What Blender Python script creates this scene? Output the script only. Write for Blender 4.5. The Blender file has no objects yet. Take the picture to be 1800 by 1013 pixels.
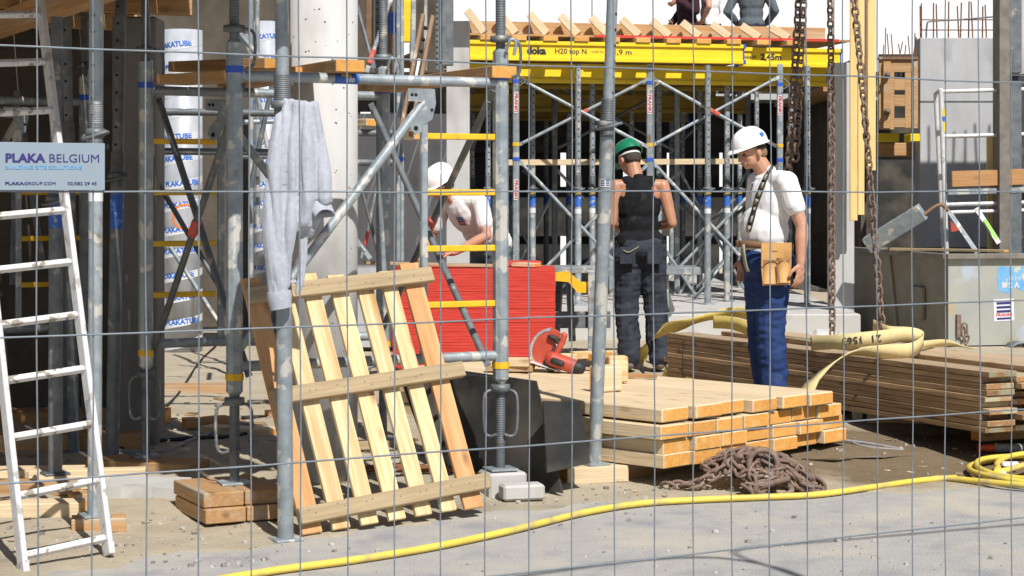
import bpy, bmesh, math, random
from mathutils import Vector, Matrix, Quaternion, noise
random.seed(7)
V = Vector
R = math.radians
scene = bpy.context.scene
col = scene.collection
F = 3400.0; CX = 900.0; HY = 337.0; CZ = 1.6          # focal length in photo pixels, horizon row, eye height

# ---------------------------------------------------------------- camera, light
cam_d = bpy.data.cameras.new('camera'); cam = bpy.data.objects.new('camera', cam_d); col.objects.link(cam)
cam.location = (0, 0, CZ); cam.rotation_euler = (R(90), 0, 0)
cam_d.sensor_width = 36.0; cam_d.lens = F / 1800 * 36; cam_d.shift_y = -(506.5 - HY) / 1800
cam_d.clip_start = .05; cam_d.clip_end = 800
scene.camera = cam
SUN_EL, SUN_AZ = 49.0, 22.0                            # height, and angle to the right of straight behind the camera
ts = V((math.sin(R(SUN_AZ)) * math.cos(R(SUN_EL)), -math.cos(R(SUN_AZ)) * math.cos(R(SUN_EL)), math.sin(R(SUN_EL))))
sd = bpy.data.lights.new('sun', 'SUN'); sun = bpy.data.objects.new('sun', sd); col.objects.link(sun)
sd.energy = 5.0; scene.cycles.max_bounces = 6; scene.cycles.diffuse_bounces = 2; sd.angle = R(.5); sd.color = (1.0, .965, .91)
sun.rotation_euler = ts.to_track_quat('Z', 'Y').to_euler(); sun.location = (5, -5, 12)
w = bpy.data.worlds.new('World'); scene.world = w; w.use_nodes = True
nt = w.node_tree; bg = nt.nodes['Background']
sky = nt.nodes.new('ShaderNodeTexSky'); sky.sky_type = 'NISHITA'; sky.sun_disc = False
sky.sun_elevation = R(SUN_EL); sky.sun_rotation = math.atan2(ts.x, ts.y)
nt.links.new(sky.outputs[0], bg.inputs[0]); bg.inputs[1].default_value = .062
vs = scene.view_settings; vs.view_transform = 'Standard'; vs.look = 'None'; vs.gamma = 1; vs.exposure = 0.08
try: scene.display_settings.display_device = 'sRGB'
except Exception: pass

# ---------------------------------------------------------------- pixel -> place
def P(px, py, D): return V(((px - CX) * D / F, D, CZ - (py - HY) * D / F))
EDGE = [(-12, 0), (-1.87, 8.1), (-.55, 9.25), (.31, 9.95), (1.5, 10.1), (2.8, 10.5), (12, 12.6)]
def yedge(x):
    for (a, b), (c, d) in zip(EDGE, EDGE[1:]):
        if x <= c: return b + (d - b) * (x - a) / (c - a)
    return EDGE[-1][1]
def sstep(t):
    t = max(0, min(1, t)); return t * t * (3 - 2 * t)
def terr(x, y):
    d = (y - yedge(x)) * .8
    A = .06 + .14 * sstep((x + 1.5) / 2.0)
    return A * sstep(d / 2.5)
def G(px, py, lift=0.0):
    D = 10.0
    for _ in range(12):
        x = (px - CX) * D / F
        D = F * (CZ - terr(x, D) - lift) / (py - HY)
    return V(((px - CX) * D / F, D, terr((px - CX) * D / F, D) + lift))

# ---------------------------------------------------------------- materials
MATS = {}
def rgba(c): return (c[0], c[1], c[2], 1)
def mat(name, c1, c2=None, scale=6, rough=.6, metal=0, bump=0, bscale=60, stretch=(1, 1, 1), rnd=0.0, lo=.35, hi=.65,
        c3=None, s3=3, lo3=.55, hi3=.62, rrange=0, spec=.5, sheen=0, world=False, bstretch=None, c4=None, s4=2, lo4=.6, hi4=.68):
    m = bpy.data.materials.new(name); m.use_nodes = True; MATS[name] = m
    n = m.node_tree.nodes; l = m.node_tree.links; b = n['Principled BSDF']
    b.inputs['Roughness'].default_value = rough; b.inputs['Metallic'].default_value = metal
    b.inputs['Specular IOR Level'].default_value = spec
    if sheen: b.inputs['Sheen Weight'].default_value = sheen
    if world:
        co = n.new('ShaderNodeNewGeometry').outputs['Position']
    else:
        tc = n.new('ShaderNodeTexCoord'); oi = n.new('ShaderNodeObjectInfo')
        mu = n.new('ShaderNodeMath'); mu.operation = 'MULTIPLY'; mu.inputs[1].default_value = 57.3
        l.new(oi.outputs['Random'], mu.inputs[0])
        ad = n.new('ShaderNodeVectorMath'); ad.operation = 'ADD'
        l.new(tc.outputs['Object'], ad.inputs[0]); l.new(mu.outputs[0], ad.inputs[1]); co = ad.outputs[0]
    mp = n.new('ShaderNodeMapping'); mp.inputs['Scale'].default_value = stretch; l.new(co, mp.inputs[0])
    nz = n.new('ShaderNodeTexNoise'); nz.inputs['Scale'].default_value = scale; nz.inputs['Detail'].default_value = 7; nz.inputs['Roughness'].default_value = .62
    l.new(mp.outputs[0], nz.inputs['Vector'])
    def ramp(out, lo, hi):
        r = n.new('ShaderNodeMapRange'); r.inputs[1].default_value = lo; r.inputs[2].default_value = hi; l.new(out, r.inputs[0]); return r.outputs[0]
    def mix(fac, a, bb):
        x = n.new('ShaderNodeMix'); x.data_type = 'RGBA'; l.new(fac, x.inputs[0])
        for i, q in ((6, a), (7, bb)):
            if hasattr(q, 'links'): l.new(q, x.inputs[i])
            else: x.inputs[i].default_value = rgba(q)
        return x.outputs[2]
    cur = mix(ramp(nz.outputs[0], lo, hi), c1, c2 or c1)
    for (cc, ss, l0, h0) in ((c3, s3, lo3, hi3), (c4, s4, lo4, hi4)):
        if cc:
            z = n.new('ShaderNodeTexNoise'); z.inputs['Scale'].default_value = ss; z.inputs['Detail'].default_value = 5
            l.new(mp.outputs[0], z.inputs['Vector']); cur = mix(ramp(z.outputs[0], l0, h0), cur, cc)
    if rnd and not world:
        mr = n.new('ShaderNodeMapRange'); mr.inputs[3].default_value = 1 - rnd; mr.inputs[4].default_value = 1 + rnd
        l.new(oi.outputs['Random'], mr.inputs[0])
        hs = n.new('ShaderNodeHueSaturation'); l.new(mr.outputs[0], hs.inputs['Value']); l.new(cur, hs.inputs['Color']); cur = hs.outputs[0]
    l.new(cur, b.inputs['Base Color'])
    if rrange:
        mr = n.new('ShaderNodeMapRange'); mr.inputs[3].default_value = rough - rrange; mr.inputs[4].default_value = rough + rrange
        l.new(nz.outputs[0], mr.inputs[0]); l.new(mr.outputs[0], b.inputs['Roughness'])
    if bump:
        bz = n.new('ShaderNodeTexNoise'); bz.inputs['Scale'].default_value = bscale; bz.inputs['Detail'].default_value = 6
        if bstretch:
            mp2 = n.new('ShaderNodeMapping'); mp2.inputs['Scale'].default_value = bstretch; l.new(co, mp2.inputs[0]); l.new(mp2.outputs[0], bz.inputs['Vector'])
        else: l.new(mp.outputs[0], bz.inputs['Vector'])
        bp = n.new('ShaderNodeBump'); bp.inputs['Strength'].default_value = bump; bp.inputs['Distance'].default_value = .01
        l.new(bz.outputs[0], bp.inputs['Height']); l.new(bp.outputs[0], b.inputs['Normal'])
    return m
def wood(name, c1, c2, knot=(.16, .08, .04), rnd=.12, stain=None, rough=.75, lo=.34, hi=.68):
    m = mat(name, c1, c2, scale=5, stretch=(.55, 9, 9), rough=rough, bump=.35, bscale=9, rnd=rnd, lo=lo, hi=hi, spec=.25,
            c3=stain, s3=1.3, lo3=.52, hi3=.7)
    n = m.node_tree.nodes; l = m.node_tree.links; b = n['Principled BSDF']
    src = b.inputs['Base Color'].links[0].from_socket
    base = [x for x in n if x.type == 'VECT_MATH'][0].outputs[0]
    mp = n.new('ShaderNodeMapping'); mp.inputs['Scale'].default_value = (3.2, 7.5, 7.5); l.new(base, mp.inputs[0])
    vo = n.new('ShaderNodeTexVoronoi'); vo.inputs['Scale'].default_value = 1.0; l.new(mp.outputs[0], vo.inputs['Vector'])
    r = n.new('ShaderNodeMapRange'); r.inputs[1].default_value = .03; r.inputs[2].default_value = .2; r.inputs[3].default_value = 1; r.inputs[4].default_value = 0
    l.new(vo.outputs['Distance'], r.inputs[0])
    pw = n.new('ShaderNodeMath'); pw.operation = 'MULTIPLY'; pw.inputs[1].default_value = .75; l.new(r.outputs[0], pw.inputs[0])
    x = n.new('ShaderNodeMix'); x.data_type = 'RGBA'; l.new(pw.outputs[0], x.inputs[0]); l.new(src, x.inputs[6]); x.inputs[7].default_value = rgba(knot)
    l.new(x.outputs[2], b.inputs['Base Color'])
    return m

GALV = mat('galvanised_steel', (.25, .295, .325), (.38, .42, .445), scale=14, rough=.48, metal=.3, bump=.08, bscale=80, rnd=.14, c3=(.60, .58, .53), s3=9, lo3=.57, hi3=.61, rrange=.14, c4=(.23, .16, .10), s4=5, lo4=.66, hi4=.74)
GALVD = mat('weathered_shaded_galvanised_steel', (.115, .13, .145), (.20, .215, .225), scale=12, rough=.55, metal=.3, bump=.08, bscale=80, rnd=.1, c3=(.40, .38, .33), s3=9, lo3=.62, hi3=.7)  # darker galvanised: weathering, plus shade for tubes in the dark bays
WIRE = mat('fence_wire', (.20, .235, .27), (.28, .31, .34), scale=30, rough=.45, metal=.4)
ALU = mat('aluminium', (.62, .62, .63), (.74, .74, .75), scale=20, rough=.42, metal=.25, c3=(.45, .43, .40), s3=16, lo3=.6, hi3=.66, bump=.04)
RUNGM = mat('worn_aluminium_tread', (.66, .66, .66), (.80, .79, .77), scale=30, rough=.5, metal=.15, c3=(.34, .30, .24), s3=22, lo3=.56, hi3=.6)
HOLE = mat('dark_hole', (.012, .012, .013), rough=.9)
YEL = mat('yellow_paint', (.80, .45, .015), (.86, .52, .03), scale=9, rough=.42, c3=(.52, .33, .06), s3=11, lo3=.66, hi3=.74)
PLYD = wood('shaded_deck_board', (.30, .16, .065), (.20, .105, .045), rnd=.2)  # darker ply for the overhead deck, underside shade put into the colour
BEAMYD = mat('shaded_yellow_beam', (.30, .19, .02), (.38, .25, .03), scale=5, stretch=(.4, 5, 5), rough=.6)  # darker beam yellow: the shade under the deck is in the colour
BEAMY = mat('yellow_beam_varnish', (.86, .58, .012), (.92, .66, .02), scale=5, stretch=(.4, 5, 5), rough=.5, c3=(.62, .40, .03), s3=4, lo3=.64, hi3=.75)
BLUE = mat('blue_plastic', (.03, .09, .52), (.04, .13, .60), rough=.5)
STICKB = mat('blue_sticker', (.03, .12, .50), (.05, .17, .58), scale=30, rough=.5, c3=(.42, .45, .5), s3=30, lo3=.6, hi3=.66)
STICKY = mat('yellow_sticker', (.80, .58, .04), (.70, .50, .05), scale=30, rough=.5)
STICKW = mat('white_sticker', (.72, .73, .76), (.64, .66, .70), scale=20, rough=.5)
INKN = mat('navy_ink', (.03, .025, .16), rough=.6)
INKB = mat('blue_ink', (.03, .15, .58), rough=.6)
INKLB = mat('pale_blue_ink', (.12, .36, .66), rough=.6)
INKR = mat('red_ink', (.55, .05, .05), rough=.6)
INKK = mat('black_ink', (.03, .03, .03), rough=.7)
INKO = mat('orange_ink', (.85, .22, .03), rough=.6)
SIGNW = mat('sign_panel', (.25, .31, .37), (.28, .34, .40), scale=4, rough=.45)
REDP = mat('red_coating', (.50, .028, .018), (.66, .05, .028), scale=16, stretch=(.4, 3, 14), rough=.6, bump=.5, bscale=10, lo=.3, hi=.7)
REDC = mat('red_clamp', (.50, .07, .05), (.62, .14, .10), scale=18, rough=.6)
BLK = mat('black_film_plywood', (.024, .024, .023), (.04, .039, .036), scale=5, rough=.5, c3=(.12, .105, .085), s3=2.2, lo3=.5, hi3=.78, spec=.3)
BLKR = mat('black_rubber', (.018, .018, .019), (.03, .03, .03), scale=14, rough=.6)
FRESH = wood('fresh_sawn_timber', (.72, .58, .385), (.60, .455, .28), knot=(.34, .19, .09), rnd=.07)
FRESHE = mat('fresh_end_grain', (.78, .40, .11), (.64, .30, .075), scale=40, rough=.8, bump=.4, bscale=90, rnd=.12, c3=(.70, .45, .18), s3=10, lo3=.58, hi3=.7, spec=.2)
PALE = wood('pale_pallet_wood', (.80, .65, .40), (.62, .42, .20), knot=(.26, .11, .04), rnd=.14, stain=(.46, .27, .11))
TAN = wood('reddish_pallet_wood', (.58, .33, .15), (.46, .24, .10), knot=(.24, .10, .04), rnd=.06, stain=(.66, .42, .21))
GREYW = wood('weathered_batten', (.46, .35, .21), (.33, .25, .15), rnd=.1)
BROWN = wood('weathered_brown_plank', (.52, .36, .205), (.28, .18, .095), knot=(.07, .04, .02), rnd=.3, stain=(.50, .33, .18), lo=.3, hi=.62)
BROWNT = wood('dusty_plank_top', (.50, .38, .25), (.36, .26, .16), rnd=.16)
BROWNE = mat('weathered_plank_end', (.38, .20, .085), (.22, .13, .07), scale=24, rough=.85, rnd=.4, c3=(.36, .33, .22), s3=5, lo3=.5, hi3=.6, bump=.4, bscale=70)
PLY = wood('formwork_ply', (.50, .28, .12), (.40, .21, .085), rnd=.1)
YPLY = wood('yellow_shuttering_board', (.84, .62, .28), (.74, .52, .21), knot=(.5, .3, .1), rnd=.06)
SLEEP = wood('heavy_bearer_timber', (.50, .30, .14), (.38, .215, .10), rnd=.14, stain=(.46, .37, .27))
CONC = mat('pale_concrete', (.47, .465, .455), (.58, .575, .56), scale=3, stretch=(1, 1, .45), rough=.85, bump=.12, bscale=30, c3=(.38, .37, .355), s3=3, lo3=.55, hi3=.72, spec=.2)
CONCD2 = mat('shaded_pillar_concrete', (.17, .165, .16), (.25, .24, .23), scale=3, stretch=(1, 1, .4), rough=.9, bump=.12, bscale=26, spec=.2)  # darkened concrete for the left pillar, its shade painted in
CONCG = mat('grey_concrete', (.42, .425, .44), (.53, .535, .55), scale=2.6, stretch=(1, 1, .45), rough=.85, bump=.1, bscale=26, c3=(.33, .33, .335), s3=3, lo3=.58, hi3=.75, spec=.2)
CONCW = mat('white_rendered_wall', (.71, .735, .765), (.77, .79, .815), scale=1.2, rough=.9, c3=(.76, .76, .75), s3=2.4, lo3=.55, hi3=.75, spec=.1)
CONCD = mat('shade_dark_concrete', (.075, .062, .048), (.125, .105, .085), scale=2.5, rough=.9, bump=.1, spec=.2)  # concrete of the dark walls and screens; shade is part of this colour
PORE = mat('concrete_pore', (.10, .10, .10), rough=.95)
TUBEW = mat('foil_tube', (.40, .425, .465), (.54, .565, .61), scale=7, stretch=(1, 1, .5), rough=.4, metal=.1)
RUST = mat('rusty_chain_iron', (.29, .205, .16), (.15, .095, .07), scale=22, rough=.75, metal=.25, bump=.35, bscale=60, c3=(.34, .24, .18), s3=14, lo3=.58, hi3=.72)
RUSTP = mat('brown_primed_steel', (.26, .155, .085), (.18, .10, .055), scale=12, rough=.65, metal=.1, c3=(.42, .36, .28), s3=10, lo3=.6, hi3=.7)
REBAR = mat('rebar_rust', (.26, .10, .045), (.18, .07, .035), scale=20, rough=.85)
HOSE = mat('yellow_hose', (.80, .63, .10), (.70, .53, .09), scale=5, rough=.45, c3=(.46, .38, .18), s3=7, lo3=.52, hi3=.7)
SLING = mat('cream_webbing', (.72, .60, .31), (.62, .50, .24), scale=60, stretch=(1, 1, 1), rough=.85, bump=.3, bscale=150)
SLINGY = mat('yellow_webbing', (.74, .58, .16), (.64, .49, .13), scale=50, rough=.85, bump=.3, bscale=150)
SKIPM = mat('worn_skip_paint', (.33, .345, .33), (.39, .39, .33), scale=3.0, rough=.65, bump=.12, bscale=22, c3=(.40, .45, .52), s3=1.7, lo3=.58, hi3=.64, c4=(.42, .33, .16), s4=2.3, lo4=.6, hi4=.72)
SKIPD = mat('scuffed_shaded_plate', (.20, .19, .15), (.27, .25, .20), scale=5, rough=.7, bump=.12, bscale=22, c3=(.26, .19, .10), s3=2.2, lo3=.56, hi3=.7)  # scuffed, and darker than the front plate: side shade is in the colour
SKIPB = mat('flaked_blue_paint', (.12, .36, .66), (.20, .44, .68), scale=12, rough=.6, c3=(.52, .52, .44), s3=9, lo3=.56, hi3=.6)
DKST = mat('dark_steel_form', (.035, .04, .05), (.06, .065, .075), scale=5, rough=.5, metal=.3, c3=(.20, .21, .22), s3=4, lo3=.62, hi3=.7)
EDGEW = mat('worn_grey_edge', (.16, .14, .12), (.24, .22, .19), scale=9, rough=.8)
SKIN = mat('sunlit_skin', (.52, .27, .18), (.58, .31, .21), scale=14, rough=.5, spec=.4, c3=(.52, .22, .15), s3=7, lo3=.55, hi3=.75)
SKINT = mat('tanned_skin', (.43, .205, .12), (.48, .24, .145), scale=14, rough=.45, spec=.45)
WHITEF = mat('white_cotton', (.78, .78, .80), (.83, .83, .84), scale=10, rough=.9, bump=.12, bscale=120, spec=.1)
CREAMF = mat('off_white_cotton', (.76, .76, .75), (.81, .81, .80), scale=10, rough=.9, bump=.12, bscale=120, spec=.1)
GREYF = mat('grey_marl_fleece', (.38, .40, .46), (.46, .48, .54), scale=46, rough=.95, bump=.25, bscale=180, spec=.05, sheen=.2)
BLKF = mat('black_cotton', (.012, .012, .014), (.02, .02, .022), scale=20, rough=.95, bump=.2, bscale=90, spec=.1, c3=(.045, .045, .045), s3=9, lo3=.62, hi3=.78)
DKJ = mat('dark_work_trousers', (.026, .030, .042), (.05, .056, .072), scale=14, rough=.9, bump=.2, bscale=90, spec=.15, c3=(.10, .10, .10), s3=8, lo3=.66, hi3=.76)
BLUEJ = mat('royal_blue_work_trousers', (.020, .042, .135), (.034, .062, .185), scale=8, rough=.9, bump=.2, bscale=90, spec=.15, c3=(.16, .19, .26), s3=6, lo3=.62, hi3=.8)
GRBLU = mat('grey_blue_jumper', (.10, .12, .14), (.13, .15, .17), scale=20, rough=.95, spec=.1)
MAROON = mat('dark_plum_cotton', (.045, .022, .03), (.06, .03, .04), scale=20, rough=.95, spec=.1)
LEATH = mat('tan_leather', (.60, .34, .12), (.50, .27, .09), scale=7, rough=.65, bump=.15, bscale=40, c3=(.38, .19, .07), s3=5, lo3=.58, hi3=.72)
BELTM = mat('brown_leather_belt', (.20, .10, .05), (.27, .15, .08), scale=12, rough=.65)
STRAPB = mat('dark_strap', (.02, .02, .02), (.03, .03, .03), rough=.8)
STRAPG = mat('olive_strap_inlay', (.30, .29, .20), (.36, .34, .25), scale=30, rough=.8)
HELW = mat('white_helmet_shell', (.84, .84, .83), (.88, .88, .87), scale=5, rough=.28, spec=.5)
HELG = mat('green_helmet_shell', (.008, .16, .08), (.012, .20, .10), scale=5, rough=.3)
HELS = mat('pale_harness_plastic', (.60, .62, .62), rough=.5)
HAIRB = mat('sandy_hair', (.20, .12, .06), (.28, .18, .09), scale=60, stretch=(3, 3, 1), rough=.7)
HAIRD = mat('dark_cropped_hair', (.035, .025, .02), (.06, .045, .035), scale=60, rough=.8)
EYEM = mat('eye_dark', (.03, .025, .02), rough=.3)
LIPM = mat('lip', (.35, .13, .10), rough=.5)
BOOTM = mat('dusty_work_boot', (.14, .11, .085), (.20, .165, .13), scale=14, rough=.8)
SAWR = mat('red_saw_casing', (.46, .065, .04), (.56, .10, .06), rough=.4)
PAPER = mat('litter_paper', (.70, .66, .66), rough=.8)
ORNG = mat('orange_nozzle', (.85, .13, .04), rough=.45)
GREYP = mat('grey_hose_coupling', (.22, .23, .25), (.45, .46, .48), scale=60, rough=.6)
CABLE = mat('black_cable', (.012, .012, .013), rough=.55)
CABLEG = mat('dusty_grey_cable', (.24, .24, .24), (.30, .30, .30), scale=20, rough=.7)
LIME = mat('lime_sticker', (.28, .68, .05), (.34, .72, .10), rough=.5)

# ---------------------------------------------------------------- mesh builder
W = {}                                                  # world matrix of every object built
def place(o, M, parent=None):
    W[o.name] = M
    if parent is not None:
        o.parent = parent; o.matrix_basis = W[parent.name].inverted() @ M
    else: o.matrix_basis = M
    col.objects.link(o)
    return o
def tag(o, label=None, cat=None, group=None, kind=None):
    if label: o['label'] = label
    if cat: o['category'] = cat
    if group: o['group'] = group
    if kind: o['kind'] = kind
    return o
def thing(name, label, cat, loc, group=None):
    o = bpy.data.objects.new(name, None); o.empty_display_size = .1
    place(o, Matrix.Translation(V(loc)))
    return tag(o, label, cat, group)
def basis(ex, ez, o):
    ex = V(ex).normalized(); ez = V(ez); ez = (ez - ex * ez.dot(ex)).normalized(); ey = ez.cross(ex)
    m = Matrix((ex, ey, ez)).transposed().to_4x4(); m.translation = V(o); return m
def perp(d):
    d = V(d).normalized(); a = V((0, 0, 1)) if abs(d.z) < .9 else V((1, 0, 0))
    x = d.cross(a).normalized(); return x, d.cross(x).normalized()
class MB:
    def __init__(s): s.v = []; s.f = []; s.m = []; s.sm = []
    def add(s, vs, fs, mi=0, smooth=False):
        k = len(s.v); s.v += [V(q) for q in vs]
        for f in fs: s.f.append([i + k for i in f]); s.m.append(mi); s.sm.append(smooth)
        return s
    def boxm(s, M, sx, sy, sz, mi=0, c=0.0, ends=None):     # centred chamfered box in frame M; ends = material of the +-x faces
        hx, hy, hz = sx / 2, sy / 2, sz / 2; c = min(c, hx * .9, hy * .9, hz * .9)
        if c <= 0:
            vs = [M @ V((a * hx, b * hy, d * hz)) for a in (-1, 1) for b in (-1, 1) for d in (-1, 1)]
            fs = [(0, 1, 3, 2), (4, 6, 7, 5), (0, 4, 5, 1), (2, 3, 7, 6), (0, 2, 6, 4), (1, 5, 7, 3)]
            for i, f in enumerate(fs): s.add([], [], 0); s._f(vs, f, ends if (ends is not None and i < 2) else mi)
            return s
        bm = bmesh.new(); g = {}
        for a in (-1, 1):
            for b in (-1, 1):
                for d in (-1, 1):
                    g[a, b, d, 0] = bm.verts.new((a * hx, b * (hy - c), d * (hz - c)))
                    g[a, b, d, 1] = bm.verts.new((a * (hx - c), b * hy, d * (hz - c)))
                    g[a, b, d, 2] = bm.verts.new((a * (hx - c), b * (hy - c), d * hz))
        fm = []
        def q(*k, e=False):
            fm.append((bm.faces.new([g[i] for i in k]), ends if (e and ends is not None) else mi))
        o4 = ((-1, -1), (1, -1), (1, 1), (-1, 1))
        for a in (-1, 1):
            q(*[(a, b, d, 0) for b, d in o4], e=True); q(*[(b, a, d, 1) for b, d in o4]); q(*[(b, d, a, 2) for b, d in o4])
        for a in (-1, 1):
            for b in (-1, 1):
                q((a, b, -1, 0), (a, b, 1, 0), (a, b, 1, 1), (a, b, -1, 1))
                q((a, -1, b, 0), (a, 1, b, 0), (a, 1, b, 2), (a, -1, b, 2))
                q((-1, a, b, 1), (1, a, b, 1), (1, a, b, 2), (-1, a, b, 2))
                for d in (-1, 1): q((a, b, d, 0), (a, b, d, 1), (a, b, d, 2))
        bmesh.ops.recalc_face_normals(bm, faces=bm.faces)
        bm.verts.index_update(); k = len(s.v)
        s.v += [M @ v.co for v in bm.verts]
        for f, mm in fm: s.f.append([v.index + k for v in f.verts]); s.m.append(mm); s.sm.append(False)
        bm.free(); return s
    def _f(s, vs, f, mi):
        k = len(s.v); s.v += [vs[i] for i in f]; s.f.append([k + i for i in range(len(f))]); s.m.append(mi); s.sm.append(False)
    def box(s, c, size, mi=0, ch=0.0, rz=0): return s.boxm(Matrix.Translation(V(c)) @ Matrix.Rotation(rz, 4, 'Z'), *size, mi=mi, c=ch)
    def bar(s, p0, p1, wy, wz, up=(0, 0, 1), mi=0, c=0.0, ends=None):
        p0, p1 = V(p0), V(p1); return s.boxm(basis(p1 - p0, up, (p0 + p1) / 2), (p1 - p0).length, wy, wz, mi, c, ends)
    def tube(s, p0, p1, r, r1=None, n=14, mi=0, caps=True, smooth=True):
        p0, p1 = V(p0), V(p1); x, y = perp(p1 - p0); r1 = r if r1 is None else r1
        cs = [(math.cos(2 * math.pi * i / n), math.sin(2 * math.pi * i / n)) for i in range(n)]
        vs = [p0 + (x * a + y * b) * r for a, b in cs] + [p1 + (x * a + y * b) * r1 for a, b in cs]
        s.add(vs, [(i, i + n, (i + 1) % n + n, (i + 1) % n) for i in range(n)], mi, smooth)
        if caps: s.add(vs, [tuple(range(n)), tuple(reversed(range(n, 2 * n)))], mi)
        return s
    def path(s, pts, r, n=8, mi=0, closed=False, smooth=True):
        pts = [V(p) for p in pts]; N = len(pts); rs = r if isinstance(r, (list, tuple)) else [r] * N
        tg = []
        for i in range(N):
            a = pts[(i - 1) % N] if (closed or i > 0) else pts[i]; b = pts[(i + 1) % N] if (closed or i < N - 1) else pts[i]
            tg.append((b - a).normalized())
        x, _ = perp(tg[0]); vs = []
        for i in range(N):
            x = (x - tg[i] * x.dot(tg[i])).normalized(); y = tg[i].cross(x)
            vs += [pts[i] + (x * math.cos(2 * math.pi * k / n) + y * math.sin(2 * math.pi * k / n)) * rs[i] for k in range(n)]
        fs = []
        for i in range(N if closed else N - 1):
            a, b = i * n, ((i + 1) % N) * n
            fs += [(a + k, a + (k + 1) % n, b + (k + 1) % n, b + k) for k in range(n)]
        s.add(vs, fs, mi, smooth)
        if not closed: s.add(vs, [tuple(reversed(range(n))), tuple(range((N - 1) * n, N * n))], mi)
        return s
    def lathe(s, prof, M, n=24, mi=0, smooth=True):          # profile of (radius, height) turned about z of M
        vs = []; 
        for r, h in prof: vs += [M @ V((r * math.cos(2 * math.pi * k / n), r * math.sin(2 * math.pi * k / n), h)) for k in range(n)]
        fs = []
        for i in range(len(prof) - 1):
            a, b = i * n, (i + 1) * n; fs += [(a + k, a + (k + 1) % n, b + (k + 1) % n, b + k) for k in range(n)]
        return s.add(vs, fs, mi, smooth)
    def ell(s, c, rad, M=None, mi=0, nu=16, nv=10):
        M = M or Matrix(); c = V(c); vs = []
        M3 = M.to_3x3()
        for j in range(nv + 1):
            t = math.pi * j / nv; 
            vs += [c + M3 @ V((rad[0] * math.sin(t) * math.cos(2 * math.pi * k / nu), rad[1] * math.sin(t) * math.sin(2 * math.pi * k / nu), rad[2] * math.cos(t))) for k in range(nu)]
        fs = []
        for j in range(nv):
            a, b = j * nu, (j + 1) * nu; fs += [(a + k, b + k, b + (k + 1) % nu, a + (k + 1) % nu) for k in range(nu)]
        return s.add(vs, fs, mi, True)
    def cap(s, p0, r0, p1, r1, mi=0, n=12):                    # tapered capsule
        p0, p1 = V(p0), V(p1); d = (p1 - p0); L = d.length
        if L < 1e-6: return s.ell(p0, (r0,) * 3, mi=mi)
        d /= L; x, y = perp(d); rings = []
        for t in (-90, -60, -30, 0): rings.append((p0 + d * r0 * math.sin(R(t)), r0 * math.cos(R(t))))
        for t in (0, 30, 60, 90): rings.append((p1 + d * r1 * math.sin(R(t)), r1 * math.cos(R(t))))
        vs = []
        for c, r in rings: vs += [c + (x * math.cos(2 * math.pi * k / n) + y * math.sin(2 * math.pi * k / n)) * max(r, 1e-5) for k in range(n)]
        fs = []
        for i in range(len(rings) - 1):
            a, b = i * n, (i + 1) * n; fs += [(a + k, a + (k + 1) % n, b + (k + 1) % n, b + k) for k in range(n)]
        return s.add(vs, fs, mi, True)
    def chain(s, lst, mi=0):
        for (p, r), (q, t) in zip(lst, lst[1:]): s.cap(p, r, q, t, mi)
        return s
    def prism(s, outline, M, th, mi=0):                          # 2d outline in xy of M, thickness along z
        n = len(outline)
        vs = [M @ V((a, b, -th / 2)) for a, b in outline] + [M @ V((a, b, th / 2)) for a, b in outline]
        s.add(vs, [tuple(reversed(range(n))), tuple(range(n, 2 * n))] + [(i, (i + 1) % n, (i + 1) % n + n, i + n) for i in range(n)], mi); return s
    def band(s, pts, upv, wd, th=.004, mi=0):                     # strap: ribbon following pts, width along upv (one or list)
        N = len(pts); pts = [V(p) for p in pts]; ups = upv if isinstance(upv, list) else [upv] * N
        vs = []
        for i in range(N):
            t = (pts[min(i + 1, N - 1)] - pts[max(i - 1, 0)]).normalized(); u = V(ups[i]); u = (u - t * u.dot(t)).normalized(); nn = t.cross(u)
            for a, b in ((-1, -1), (1, -1), (1, 1), (-1, 1)): vs.append(pts[i] + u * a * wd / 2 + nn * b * th / 2)
        fs = []
        for i in range(N - 1):
            for k in range(4): fs.append((4 * i + k, 4 * i + (k + 1) % 4, 4 * i + 4 + (k + 1) % 4, 4 * i + 4 + k))
        fs += [(3, 2, 1, 0), (4 * N - 4, 4 * N - 3, 4 * N - 2, 4 * N - 1)]
        return s.add(vs, fs, mi, True)
    def mesh(s, name, mats, inv):
        me = bpy.data.meshes.new(name); me.from_pydata([inv @ q for q in s.v], [], s.f)
        for m in (mats if isinstance(mats, (list, tuple)) else [mats]): me.materials.append(m)
        me.polygons.foreach_set('material_index', s.m); me.polygons.foreach_set('use_smooth', s.sm)
        me.update(); return me
    def build(s, name, mats, parent=None, M=None, origin=None):
        if M is None:
            if parent is not None: M = W[parent.name].copy()
            else:
                if origin is None:
                    xs = [q.x for q in s.v]; ys = [q.y for q in s.v]
                    origin = V(((min(xs) + max(xs)) / 2, (min(ys) + max(ys)) / 2, min(q.z for q in s.v)))
                M = Matrix.Translation(V(origin))
        me = s.mesh(name, mats, M.inverted())
        return place(bpy.data.objects.new(name, me), M, parent)
def fixn(o):
    bm = bmesh.new(); bm.from_mesh(o.data); bmesh.ops.recalc_face_normals(bm, faces=bm.faces); bm.to_mesh(o.data); bm.free(); return o
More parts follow.
